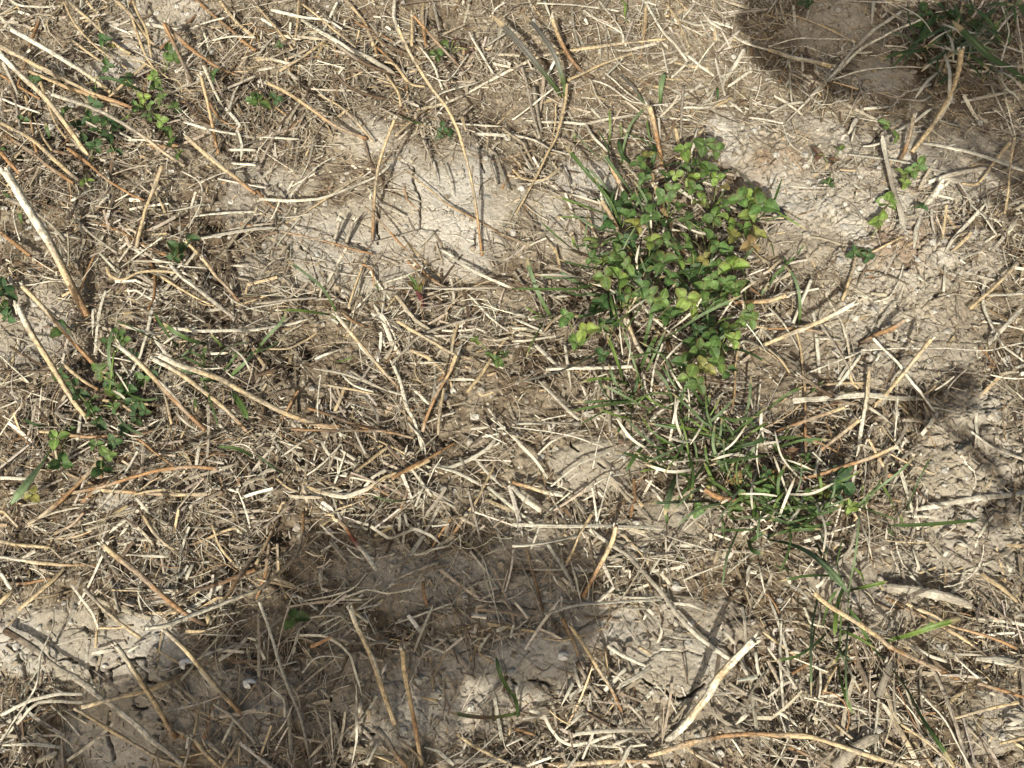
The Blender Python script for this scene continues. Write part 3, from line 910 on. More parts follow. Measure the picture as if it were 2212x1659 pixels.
def soil_mat():
    m = bpy.data.materials.new('dry_clay_soil'); m.use_nodes = True; t = m.node_tree; N = t.nodes; L = t.links
    b = N['Principled BSDF']; b.inputs['Roughness'].default_value = .95; b.inputs['Specular IOR Level'].default_value = .12
    a = N.new('ShaderNodeAttribute'); a.attribute_name = 'tint'; tc = N.new('ShaderNodeTexCoord')
    def noise(s, d=5, r=.6):
        n = N.new('ShaderNodeTexNoise'); n.inputs['Scale'].default_value = s; n.inputs['Detail'].default_value = d; n.inputs['Roughness'].default_value = r
        L.new(tc.outputs['Object'], n.inputs['Vector']); return n.outputs[0]
    def mr(x, a0, a1, b0, b1):
        r = N.new('ShaderNodeMapRange'); L.new(x, r.inputs[0])
        for i, q in enumerate((a0, a1, b0, b1)): r.inputs[i+1].default_value = q
        return r.outputs[0]
    def mul(x, y):
        q = N.new('ShaderNodeMath'); q.operation = 'MULTIPLY'; L.new(x, q.inputs[0]); L.new(y, q.inputs[1]); return q.outputs[0]
    big = mr(noise(45, 4), .35, .65, .9, 1.08); mid = mr(noise(330, 5, .7), .3, .7, .78, 1.16); fine = mr(noise(1300, 3, .7), .3, .7, .74, 1.2)
    k = mul(mul(big, mid), fine)
    vo = N.new('ShaderNodeTexVoronoi'); vo.inputs['Scale'].default_value = 420; L.new(tc.outputs['Object'], vo.inputs['Vector'])
    pit = mr(vo.outputs['Distance'], .08, .2, .55, 1.0); gate = mr(noise(150, 3), .52, .6, 1, 0)
    pm = N.new('ShaderNodeMath'); pm.operation = 'MAXIMUM'; L.new(pit, pm.inputs[0]); L.new(gate, pm.inputs[1])
    k = mul(k, pm.outputs[0])
    vm = N.new('ShaderNodeVectorMath'); vm.operation = 'SCALE'; L.new(a.outputs['Color'], vm.inputs[0]); L.new(k, vm.inputs['Scale'])
    # straw dust and seed specks lying in the crust
    v2 = N.new('ShaderNodeTexVoronoi'); v2.inputs['Scale'].default_value = 620; v2.inputs['Randomness'].default_value = 1; L.new(tc.outputs['Object'], v2.inputs['Vector'])
    sp = mr(v2.outputs['Distance'], .1, .17, 1, 0); g2 = mr(noise(260, 2), .55, .62, 0, .7); spk = mul(sp, g2)
    mx = N.new('ShaderNodeMix'); mx.data_type = 'RGBA'; L.new(spk, mx.inputs[0]); L.new(vm.outputs[0], mx.inputs[6]); mx.inputs[7].default_value = (*srgb(200, 182, 146), 1)
    L.new(mx.outputs[2], b.inputs['Base Color'])
    bp = N.new('ShaderNodeBump'); bp.inputs['Strength'].default_value = .7; bp.inputs['Distance'].default_value = .0007; L.new(k, bp.inputs['Height']); L.new(bp.outputs[0], b.inputs['Normal'])
    return m
M_SOIL = soil_mat()
# ---------------------------------------------------------------- soil
def tile_off(t):
    if t == 'M': return 0, 0, 1.8228
    t = t[:2]
    return 1008*int(t[1]), 1008*'ABC'.index(t[0]), 1008/1659
def axis(lo, hi, step):
    mid = np.arange(lo, hi, step); g = step*1.22**np.arange(1, 48)
    e = np.cumsum(g); e = e[e < 12]
    return np.concatenate([(lo-e)[::-1], mid, mid[-1]+e])
gx = axis(-.54, .54, .00062); gy = axis(-.30, .44, .00062)
GX, GY = np.meshgrid(gx, gy)
B = bare(GX, GY); CL = clods(GX, GY)
near = (np.abs(GX) < 1.2) & (np.abs(GY) < 1.2)
z = ground_z(GX, GY)
wx = GX+.006*fbm(GX, GY, 50, 3, 1)+.0022*fbm(GX, GY, 300, 3, 2); wy = GY+.006*fbm(GX, GY, 50, 3, 5)+.0022*fbm(GX, GY, 300, 3, 6)
f1, f2, cid = worley(wx, wy, .011, 1); g1, g2_, cid2 = worley(wx, wy, .026, 3)
edge = np.clip((f2-f1)/.16, 0, 1); edge2 = np.clip((g2_-g1)/.11, 0, 1)
rough = fbm(GX, GY, 160, 4, 2)
z += (1-B)*(-.0022+.0026*rough+.001*fbm(GX, GY, 520, 2, 4)) + B*(.0004*rough+.0010*fbm(GX, GY, 45, 2, 6)+.0004*fbm(GX, GY, 520, 2, 1))
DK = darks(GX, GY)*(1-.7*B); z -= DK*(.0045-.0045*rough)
z += CL*((edge2*.0060-.005)+(edge*.0030-.0018)+cid*.0030+cid2*.0055+.0040*fbm(GX, GY, 110, 5, 3, .65))*(.45+.55*B)
hair = np.clip(1-(g2_-g1)/.04, 0, 1)*(fbm(GX, GY, 17, 2, 0) > .02)+.5*np.clip(1-(f2-f1)/.06, 0, 1)*(fbm(GX, GY, 23, 2, 6) > .1)
z -= B*(1-CL)*hair*.0022
crk = np.zeros(GX.shape)
for tl, txt in CRACKS.items():
    ox, oy, s = tile_off(tl)
    for ln in txt.split('|'):
        p = [[float(q) for q in a.split(',')] for a in ln.split()]
        P = [at(ox+a*s, oy+b*s)[:2] for a, b in p]
        Q = [P[0]]
        for a, b in zip(P[:-1], P[1:]):
            L_ = np.hypot(*(b-a)); n = max(2, int(L_/.0022))
            for i in range(1, n+1):
                q = a+(b-a)*i/n; nrm = np.array([-(b-a)[1], (b-a)[0]])/max(L_, 1e-6)
                Q.append(q+nrm*random.uniform(-.0008, .0008)*(i < n))
        wide = 1.0 if len(P) > 3 else .8
        if tl == 'B3': wide = 1.9
        n = len(Q)
        for i, (a, b) in enumerate(zip(Q[:-1], Q[1:])):
            wd = (.00062+.00018*random.random())*wide*(.55+.55*math.sin(math.pi*(i+.7)/(n+.4)))
            r = wd*3+.001
            i0, i1 = np.searchsorted(gx, [min(a[0], b[0])-r, max(a[0], b[0])+r]); j0, j1 = np.searchsorted(gy, [min(a[1], b[1])-r, max(a[1], b[1])+r])
            X = GX[j0:j1, i0:i1]; Y = GY[j0:j1, i0:i1]
            if X.size == 0: continue
            d = b-a; L2 = max(d@d, 1e-12); t = np.clip(((X-a[0])*d[0]+(Y-a[1])*d[1])/L2, 0, 1)
            dist = np.hypot(X-a[0]-t*d[0], Y-a[1]-t*d[1])
            crk[j0:j1, i0:i1] = np.maximum(crk[j0:j1, i0:i1], np.exp(-(dist/wd)**2))
z -= crk*.007
z = np.where(near, z, 0*z+.01*fbm(GX, GY, .7, 2, 1))
SOILZ = z
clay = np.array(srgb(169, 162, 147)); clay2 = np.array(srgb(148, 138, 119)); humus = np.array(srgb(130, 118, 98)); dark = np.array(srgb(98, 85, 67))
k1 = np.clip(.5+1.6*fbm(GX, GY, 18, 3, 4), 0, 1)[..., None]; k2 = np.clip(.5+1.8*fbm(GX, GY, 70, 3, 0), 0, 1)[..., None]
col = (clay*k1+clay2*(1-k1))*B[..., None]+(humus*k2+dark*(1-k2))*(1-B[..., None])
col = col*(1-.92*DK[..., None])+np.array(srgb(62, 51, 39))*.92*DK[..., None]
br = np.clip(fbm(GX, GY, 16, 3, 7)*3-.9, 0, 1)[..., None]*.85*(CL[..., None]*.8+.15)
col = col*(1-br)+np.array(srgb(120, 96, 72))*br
col = col*(1-.45*crk[..., None])  # shade inside the cracks painted into the soil colour
ny, nx = GX.shape
V = np.stack([GX, GY, z], -1).reshape(-1, 3)
I = np.arange(nx*ny).reshape(ny, nx)
F = np.stack([I[:-1, :-1], I[:-1, 1:], I[1:, 1:], I[1:, :-1]], -1).reshape(-1, 4)
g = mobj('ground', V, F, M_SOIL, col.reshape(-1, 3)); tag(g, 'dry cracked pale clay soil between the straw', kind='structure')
def soil_at(x, y):
    i = np.clip(np.searchsorted(gx, x), 1, nx-1); j = np.clip(np.searchsorted(gy, y), 1, ny-1)
    return SOILZ[j, i]
# ---------------------------------------------------------------- tubes and ribbons
def smooth_path(P, step, ten=1.0):
    P = [np.asarray(p, float) for p in P]
    if len(P) == 2: P = [P[0], (P[0]*2+P[1])/3, (P[0]+P[1]*2)/3, P[1]]
    Q = [2*P[0]-P[1]]+P+[2*P[-1]-P[-2]]; out = []
    for i in range(1, len(Q)-2):
        a, b, c, d = Q[i-1:i+3]; n = max(2, int(np.linalg.norm(c-b)/step))
        for k in range(n):
            t = k/n
            out.append(.5*((2*b)+(c-a)*t+(2*a-5*b+4*c-d)*t*t+(3*b-a-3*c+d)*t**3)*ten+(b+(c-b)*t)*(1-ten))
    out.append(Q[-2]); return np.array(out)
def grad_cols(letters, n, table=COLS):
    c = np.array([table[q] for q in letters]); 
    if len(c) == 1: return np.repeat(c, n, 0)
    t = np.linspace(0, len(c)-1, n); i = np.minimum(t.astype(int), len(c)-2); f = (t-i)[:, None]; f = f*f*(3-2*f)
    return c[i]*(1-f)+c[i+1]*f
def frames(P):
    T = np.gradient(P, axis=0); T /= np.linalg.norm(T, axis=1)[:, None]+1e-12
    up = np.array([0, 0, 1.]); Sd = np.cross(T, up); nn = np.linalg.norm(Sd, axis=1)[:, None]
    Sd = np.where(nn > .05, Sd/np.maximum(nn, 1e-6), np.array([1., 0, 0])); U = np.cross(Sd, T)
    return T, Sd, U
def tube(P, R, cols, sides=8, flat=1.0, rnd=random):
    T, Sd, U = frames(P); n = len(P); ph = np.arange(sides)/sides*2*math.pi
    lob = 1+.06*np.sin(ph*3+rnd.uniform(0, 6))
    V = P[:, None]+(Sd[:, None]*np.cos(ph)[None, :, None]+U[:, None]*(np.sin(ph)*flat)[None, :, None])*(R[:, None]*lob[None])[..., None]
    I = np.arange(n*sides).reshape(n, sides); J = np.roll(I, -1, 1)
    F = np.stack([I[:-1], J[:-1], J[1:], I[1:]], -1).reshape(-1, 4)
    L_ = np.concatenate([[0], np.cumsum(np.linalg.norm(np.diff(P, axis=0), axis=1))])
    seed = rnd.uniform(0, 90)
    uv = np.stack([np.tile(np.minimum(np.arange(sides), sides-np.arange(sides))/sides*2, (n, 1))+seed, np.repeat(L_[:, None], sides, 1)+seed], -1)
    jit = 1+.10*np.array([[rnd.uniform(-1, 1) for _ in range(sides)]])*np.ones((n, 1))
    col = (cols[:, None]*jit[..., None]).reshape(-1, 3)
    # a sunken pith cap at both ends
    V = V.reshape(-1, 3); uv = uv.reshape(-1, 2)
    capv = np.array([P[0]+T[0]*R[0]*.7, P[-1]-T[-1]*R[-1]*.7]); k = len(V)
    V = np.vstack([V, capv]); uv = np.vstack([uv, [[seed, seed]]*2]); col = np.vstack([col, cols[:1]*.55, cols[-1:]*.45])
    c0 = [[I[0, i], k, k, J[0, i]] for i in range(sides)]; c1 = [[J[-1, i], k+1, k+1, I[-1, i]] for i in range(sides)]
    tri = np.array([[a, b, d] for a, b, _, d in c0]+[[a, b, d] for a, b, _, d in c1])
    return V, F, tri, uv, col
def tri_fan_to_quads(V, F, tri):            # keep one polygon size: split the quads
    return np.vstack([F[:, [0, 1, 2]], F[:, [0, 2, 3]], tri])
def tube_obj(name, P, R, cols, mat, parent=None, origin=None, sides=8, flat=1.0):
    V, F, tri, uv, col = tube(P, R, cols, sides, flat)
    return mobj(name, V, tri_fan_to_quads(V, F, tri), mat, col, uv, parent, origin)
def ribbon(P, Wd, cols, across=5, curl=.25, twist=0.0, tw0=0.0, rnd=random, edge_j=.06, thick=.00018, veins=True):
    T, Sd, U = frames(P); n = len(P); s = np.linspace(-1, 1, across)
    ang = tw0+np.linspace(0, twist, n)+.18*np.sin(np.linspace(0, rnd.uniform(2, 5), n)+rnd.uniform(0, 6))
    A = Sd*np.cos(ang)[:, None]+U*np.sin(ang)[:, None]; Nn = -Sd*np.sin(ang)[:, None]+U*np.cos(ang)[:, None]
    ej = 1+edge_j*np.array([[rnd.uniform(-1, 1) if k in (0, across-1) else 0 for k in range(across)] for _ in range(n)])
    prof = curl*(s*s-.4)+(.05*np.cos(s*9) if veins else 0)
    top = P[:, None]+A[:, None]*(s[None, :]*Wd[:, None]*ej)[..., None]+Nn[:, None]*(prof[None]*Wd[:, None])[..., None]
    bot = top-Nn[:, None]*thick
    V = np.concatenate([top.reshape(-1, 3), bot.reshape(-1, 3)]); m = n*across; I = np.arange(m).reshape(n, across)
    F1 = np.stack([I[:-1, :-1], I[:-1, 1:], I[1:, 1:], I[1:, :-1]], -1).reshape(-1, 4); F2 = F1[:, ::-1]+m
    loop = np.concatenate([I[0, :], I[1:, -1], I[-1, -2::-1], I[-2:0:-1, 0]]); nl = np.roll(loop, -1)
    F3 = np.stack([nl, loop, loop+m, nl+m], -1)
    L_ = np.concatenate([[0], np.cumsum(np.linalg.norm(np.diff(P, axis=0), axis=1))]); seed = rnd.uniform(0, 90)
    uv = np.stack([np.tile(s*.5+seed, (n, 1)), np.repeat(L_[:, None], across, 1)+seed], -1).reshape(-1, 2)
    cj = 1+.07*np.cos(s*7)[None, :, None]
    col = (cols[:, None]*cj).reshape(-1, 3)
    return V, np.vstack([F1, F2, F3]), np.vstack([uv, uv]), np.vstack([col, col])
def merge(parts):
    V, F, U, K, o = [], [], [], [], 0
    for v, f, u, k in parts:
        V.append(v); F.append(np.asarray(f)+o); U.append(u); K.append(k); o += len(v)
    return np.vstack(V), np.vstack(F), np.vstack(U), np.vstack(K)
# ---------------------------------------------------------------- labels
MARKS = [('the big clover clump', 1490, 560), ('the small red sprout', 910, 645), ('the cracked clay slab', 960, 450), ('the lower green grass tuft', 1560, 960),
         ('the left clover patch', 250, 820), ('the upper left clover', 330, 250), ('the shaded corner grass', 2080, 90), ('the crumbly clods', 2090, 950),
         ('the bleached split stalk', 1560, 1490), ('the lower left cracked clay', 230, 1450), ('the bare shaded soil', 870, 1230), ('the sunlit clay bump', 1150, 1440),
         ('the purplish grass blade', 1140, 110), ('the single clover pair', 1905, 450), ('the round clay patch', 1280, 1010), ('the top left clay', 320, 60),
         ('the red cut stalk end', 800, 1230), ('the dark spotted pebble', 1680, 466), ('the long curved straw', 1060, 180), ('the middle grass blades', 470, 730),
         ('the lower right grass', 1790, 1240), ('the bottom edge straws', 1500, 1630), ('the broad grey leaf', 1590, 1560), ('the bent grey ribbon', 1600, 1330)]
PEND = []
def describe(o, kindword, cat, group, pts, width, colword, shape):
    u, v = np.mean(pts, 0)/1.8228
    PEND.append([o, kindword, cat, group, (u, v), np.hypot(*(pts[0]-pts[-1]))/1.8228, colword, shape, math.degrees(math.atan2(-(pts[-1]-pts[0])[1], (pts[-1]-pts[0])[0])) % 180, width])
def finish_labels():
    seen = {}
    for e in PEND:
        o, kw, cat, grp, (u, v), L_, cw, sh, ang, wd = e
        m = sorted(MARKS, key=lambda m: math.hypot(u-m[1], v-m[2]))[0]
        dx, dy = u-m[1], v-m[2]; d = math.hypot(dx, dy)
        if d < 45: rel = 'on'
        else:
            rel = ('right of' if dx > 0 else 'left of') if abs(dx) > 1.4*abs(dy) else ('below' if dy > 0 else 'above')
            if abs(dx) <= 1.4*abs(dy) and abs(dy) <= 1.4*abs(dx): rel += ' ' + ('right of' if dx > 0 else 'left of')
            if d > 150: rel = 'well ' + rel
        ln = 'long' if L_ > 190 else 'short' if L_ < 85 else 'stubby' if L_ < 40 else ''
        dr = '' if ang is None else 'level' if ang < 22 or ang > 158 else 'rising' if ang < 68 else 'upright' if ang < 112 else 'falling'
        wds = [q for q in (ln, sh, dr, cw, kw) if q]
        key = ' '.join(wds)+' '+rel+' '+m[0]
        seen.setdefault(key, []).append((d, e))
    for key, es in seen.items():
        es.sort(key=lambda q: q[0])
        for i, (d, e) in enumerate(es):
            lab = key
            if len(es) > 1: lab += ', '+('nearest to it', 'second from it', 'third from it', 'fourth from it', 'fifth from it', 'sixth from it', 'seventh from it', 'eighth from it')[min(i, 7)]
            if len(lab.split()) > 16: lab = lab.replace(' the ', ' ')
            assert len(lab.split()) <= 16, lab
            tag(e[0], lab, e[2], e[3])
# ---------------------------------------------------------------- straw stalks, stubble and dry leaf strips
CW = {'w': 'pale', 'y': 'golden', 'o': 'orange brown', 'b': 'dark brown', 'g': 'grey', 'r': 'red brown'}
def parse(line, tl):
    a = line.split(); ox, oy, s = tile_off(tl); pts = np.array([[float(q) for q in c.split(',')] for c in a[3:]])
    return a[0], a[1], float(a[2])*s*PXM*.78, pts*s+[ox, oy]
OCC = []
def heights(kind, L, n):
    t = np.linspace(0, 1, n)
    if kind == 'S':
        h0 = min(.072, max(.012, .50*L)); return (1-t)**1.1*h0+.0015
    a, b = random.uniform(.0035, .009), random.uniform(.0035, .009)
    if L > .05 and random.random() < .5: a += random.uniform(.003, .015)
    if kind == 'F': a, b = a*.8, b*.8
    if kind == 'T' and random.random() < .45: b = -.0022 if random.random() < .5 else b; a = -.0022 if b > 0 else a
    return a+(b-a)*t+.002*np.sin(t*math.pi)
def build_straw(line, tl):
    kind, cl, wd, px = parse(line, tl)
    L = np.sum(np.hypot(*np.diff(px, axis=0).T))*PXM
    pp = smooth_path(list(px), 8.0, .5 if kind == 'F' else .85); n = len(pp); h = heights(kind, L, n)
    P = at(pp[:, 0], pp[:, 1], h)
    dist = np.linalg.norm(P-CAMPOS, axis=1)/DIST
    sd = random.uniform(0, 99)
    tt = np.linspace(0, 1, n)
    if kind != 'S':
        P = P+np.stack([.00035*fbm(tt*L*90+sd, tt*0+3, 1, 2, 1), .00035*fbm(tt*L*90+sd, tt*0+9, 1, 2, 2), .001*fbm(tt*L*60+sd, tt*0+5, 1, 2, 3)], -1)
    cols = grad_cols(cl, n); gw = np.clip(fbm(tt*L*70+sd, tt*0+7, 1, 3, 5)*2.2-.2, 0, .6)[:, None]; cols = (cols*(1-gw)+np.array(COLS['g'])*gw)*(1+.16*fbm(tt*L*160+sd, tt*0, 1, 3, 2))[:, None]*random.uniform(.88, 1.08)
    main = max(set(cl), key=cl.count); base = P[-1]
    if kind in 'ST':
        R = wd*.47*dist*(1+.07*fbm(tt*L*120+sd, tt*0+1, 1, 2, 4))*(1.0-.12*tt)
        nodes = []
        if L > .045 and wd > .0028:
            s0 = random.uniform(.25, .8)*L
            nodes = [s0]+([s0-.05] if s0 > .07 else [])
            for s in nodes:
                q = np.exp(-((tt*L-s)/.0016)**2); R = R*(1+.22*q); cols = cols*(1-.45*q[:, None])
        R[0] *= .9
    if kind == 'S':
        root = empty('stubble_stem', base)
        tube_obj('stem', P, R, cols, M_STEM, root, base, 9)
        T, Sd, U = frames(P); parts = []
        for k in range(random.randint(3, 5)):      # torn fibres round the cut end
            a = random.uniform(0, 6.28); o = (Sd[0]*math.cos(a)+U[0]*math.sin(a))*R[0]*.8; d = -T[0]*random.uniform(.6, 1.3)+(Sd[0]*math.cos(a)+U[0]*math.sin(a))*random.uniform(.1, .6)
            l = random.uniform(1.0, 2.4)*R[0]; q = np.array([P[0]+o+T[0]*R[0]*.6, P[0]+o+d*l*.5, P[0]+o+d*l])
            parts.append(ribbon(q, np.array([.55, .5, .12])*R[0]*random.uniform(.5, 1), np.repeat([np.array(COLS['w'])*1.02], 3, 0), 3, .2))
        V_, F_, U_, K_ = merge(parts); mobj('frayed_tip', V_, F_, M_LEAFSTRIP, K_, U_, root, base)
        if L > .06 and random.random() < .45 and wd > .003:    # a strip of sheath still wrapped on the stem
            a = int(n*random.uniform(.3, .5)); b = min(n, a+max(5, int(n*.3))); q = P[a:b]+U[a:b]*(R[a:b, None]*.85)+Sd[a:b]*(R[a:b, None]*random.choice((-.6, .6)))
            w_ = R[a:b]*np.clip(np.sin(np.linspace(.15, 3.0, b-a))*1.3, .2, .85)
            v, f, u_, k_ = ribbon(q, w_, grad_cols('wg', b-a), 4, -.5); mobj('sheath', v, f, M_LEAFSTRIP, k_, u_, root, base)
        describe(root, 'stubble stem', 'stubble stem', 'cut stubble stems standing in the field', px, wd, CW[main], 'bent' if bendy(px) else '')
    elif kind == 'T':
        R = R*(1+.22*np.clip(fbm(tt*L*45+sd, tt*0+2, 1, 2, 6)*3, -.6, 1)); o = tube_obj('straw_stalk', P, R, cols, M_STEM, None, base, 7, random.uniform(.35, .95))
        describe(o, 'straw stalk', 'straw', 'loose straw stalks on the soil', px, wd, CW[main], 'thin '+('curved' if bendy(px) else '') if wd < .0022 else ('curved' if bendy(px) else ''))
    else:
        W_ = wd*.5*dist*(.86 if L < .03 else .78)*(1+.08*fbm(tt*L*90+sd, tt*0+1, 1, 2, 4))
        e = min(.4, random.choice((.004, .008, .02))/max(L, .006)); W_ = W_*np.clip(random.choice((.25, .8, .9))+tt/e*.6, 0, 1)*np.clip(random.choice((.15, .75, .9))+(1-tt)/e*.6, 0, 1)
        v, f, u_, k_ = ribbon(P, W_, cols, 5, random.uniform(-.22, .22), random.uniform(-.5, .5) if L > .03 else 0, random.uniform(-.3, .3), edge_j=.1)
        o = mobj('dry_leaf_strip', v, f, M_LEAFSTRIP, k_, u_, None, base)
        describe(o, 'leaf strip', 'dry leaf', 'dry flat leaf strips on the soil', px, wd, CW[main], 'curved' if bendy(px) else 'broad' if wd > .008 else '')
def bendy(px):
    L = np.sum(np.hypot(*np.diff(px, axis=0).T)); return np.hypot(*(px[0]-px[-1])) < .965*L
for tl, txt in STRAW.items():
    for ln in txt.strip().split('\n'):
        if ln.strip(): build_straw(ln.strip(), tl)
# ---------------------------------------------------------------- grass tufts
BL_ = []
for tl, txt in GRASS.items():
    for ln in txt.split('|'):
        a = ln.split(); ox, oy, s = tile_off(tl)
        px = np.array([[float(q) for q in c.split(',')] for c in a[2:]])*s+[ox, oy]
        BL_.append([a[0], float(a[1])*s*PXM*(.72 if tl == 'A3' else .88), px])
gr = random.Random(5)
for cx, cy, rx, ry, n, dirx, diry in ((1560, 975, 125, 60, 60, -.4, -.3), (1700, 1095, 150, 55, 46, .1, -.2), (1330, 430, 50, 90, 10, -.5, -1), (1440, 880, 90, 40, 22, -.6, 0),
                          (2090, 80, 110, 70, 46, -.2, .4), (1360, 590, 80, 110, 34, -.5, -.3), (1500, 520, 150, 200, 34, -.2, -.4), (450, 765, 70, 50, 12, 0, 0), (1800, 1330, 50, 110, 14, 0, .4), (1480, 700, 90, 90, 16, 0, 0), (250, 850, 60, 60, 8, 0, 0)):
    for _ in range(n):
        a = gr.uniform(0, 6.28); r = math.sqrt(gr.random()); e = np.array([cx+rx*r*math.cos(a), cy+ry*r*math.sin(a)])
        th = gr.uniform(0, 6.28); d = np.array([math.cos(th)+dirx, math.sin(th)*.8+diry]); d /= np.linalg.norm(d); L = gr.uniform(55, 150); nrm = np.array([-d[1], d[0]])*gr.uniform(-.22, .22)*L
        px = np.array([e+d*L+nrm*.6, e+d*L*.6+nrm, e+d*L*.25+nrm*.6, e])
        BL_.append([gr.choice('GGGDLHHwww' if cy > 300 else 'GGDDHHww'), gr.uniform(2.4, 6.2)*1.8228*PXM, px*1.8228])
tufts = []
for b in BL_:
    e = b[2][-1]
    for t in tufts:
        if np.hypot(*(t[0]-e)) < 150 and len(t[1]) < 60: t[1].append(b); break
    else: tufts.append([e, [b]])
for e, bl in tufts:
    c = np.mean([b[2][-1] for b in bl], 0); base = at(c[0], c[1], 0.0)
    root = empty('grass_tuft', base); allp = []
    for cl, wd, px in bl:
        if len(px) == 2: px = np.array([px[0], px.mean(0)+np.array([random.uniform(-6, 6), random.uniform(-6, 6)]), px[1]])
        L = np.sum(np.hypot(*np.diff(px, axis=0).T))*PXM; pp = smooth_path(list(px), 10.0); n = len(pp); tt = np.linspace(0, 1, n)
        hmax = min(.06, .5*L+.004)
        if cl == 'H' and wd > .006: hmax = .02
        P = at(pp[:, 0], pp[:, 1], hmax*np.sin((1-tt)*math.pi*.62)**.9+.001)
        dist = np.linalg.norm(P-CAMPOS, axis=1)/DIST
        W_ = wd*.5*dist*np.clip(tt*6, .06, 1)**.6*np.clip(.75+(1-tt)*.5, 0, 1)
        cc = grad_cols('y'+cl[0] if 0 else ('GbG' if cl == 'GW' else {'G': 'GGD', 'L': 'LLG', 'D': 'DD', 'H': 'HHG', 'P': 'PPG', 'w': 'wwg'}[cl]), n)*random.uniform(.85, 1.15)
        if random.random() < .6: cc[:max(2, n//6)] = cc[:max(2, n//6)]*.3+np.array(COLS['y'])*.7
        v, f, u_, k_ = ribbon(P, W_, cc, 5, .42, random.uniform(-.7, .7), random.uniform(-.2, .2), edge_j=.02)
        mobj('blade', v, f, M_GRASS, k_, u_, root, base); allp += [px[0], px[-1]]
    mainc = bl[0][0][0]
    describe(root, 'grass tuft' if len(bl) > 1 else 'single grass blade', 'grass', 'green grass growing through the straw', np.array([c-[60, 0], c+[60, 0]]) if len(bl) > 1 else bl[0][2], bl[0][1],
             {'G': 'green', 'L': 'bright green', 'D': 'dark green', 'H': 'greyish green', 'P': 'purplish green', 'w': 'mixed green and dry'}[mainc], ('big' if len(bl) > 7 else 'small') if len(bl) > 1 else '')
    if len(bl) > 1: PEND[-1][8] = None
# ---------------------------------------------------------------- clover
def leaflet(P0, ax, up, L, colr, parts, fold, var):
    nu, nv = 9, 9
    side = np.cross(ax, up); side /= np.linalg.norm(side); up = np.cross(side, ax)
    t = np.linspace(0, 1, nv); s = np.linspace(-1, 1, nu)
    wprof = .43*L*np.sin(math.pi*np.clip(t*.94+.03, 0, 1)**.78)**.8
    wprof[-1] *= .5; wprof[0] = .02*L; wprof = wprof*(1+.05*(np.arange(nv)%2)-.025)
    notch = 1-.05*np.exp(-(s/.25)**2)
    X = (t[:, None]*L)*(notch[None]**(t[:, None]*3)); Y = s[None]*wprof[:, None]
    Z = fold*np.abs(Y)*1.0+.05*L*np.sin(t*3.1)[:, None]-.16*L*(t**2)[:, None]*(1+.4*var)+.02*L*np.sin(t[:, None]*22+np.abs(s[None])*5)*np.abs(s)[None]
    V = P0+ax*X[..., None]+side*Y[..., None]+up*Z[..., None]
    V = V.reshape(-1, 3); I = np.arange(nu*nv).reshape(nv, nu)
    F = np.stack([I[:-1, :-1], I[:-1, 1:], I[1:, 1:], I[1:, :-1]], -1).reshape(-1, 4)
    uv = np.stack([np.tile(s, (nv, 1)), np.repeat(t[:, None], nu, 1)], -1).reshape(-1, 2)+var*7
    c = np.array(colr)
    k = 1+.35*np.exp(-(s/.14)**2)[None]-.1*np.cos(t[:, None]*26-np.abs(s)[None]*9)
    col = c[None, None]*k[..., None]
    rim = (np.clip((np.abs(s)[None]-.6)/.4, 0, 1)+np.clip((t[:, None]-.85)/.15, 0, 1))
    if var > .62: col = col*(1-rim[..., None]*.45)+np.array(COLS['r'])*rim[..., None]*.35
    parts.append((V, F, uv, col.reshape(-1, 3)))
leaves = []
for tl, txt in CLOVER.items():
    ox, oy, s = tile_off(tl)
    for q in txt.split():
        a = q.split(','); leaves.append([float(a[0])*s+ox, float(a[1])*s+oy, float(a[2])*s*PXM*1.26, a[3]])
plants = []
for lf in leaves:
    best = None
    for p in plants:
        d = math.hypot(p[0]-lf[0], p[1]-lf[1])
        if d < 150 and len(p[2]) < 12: best = p; break
    if best: best[2].append(lf)
    else: plants.append([lf[0], lf[1], [lf]])
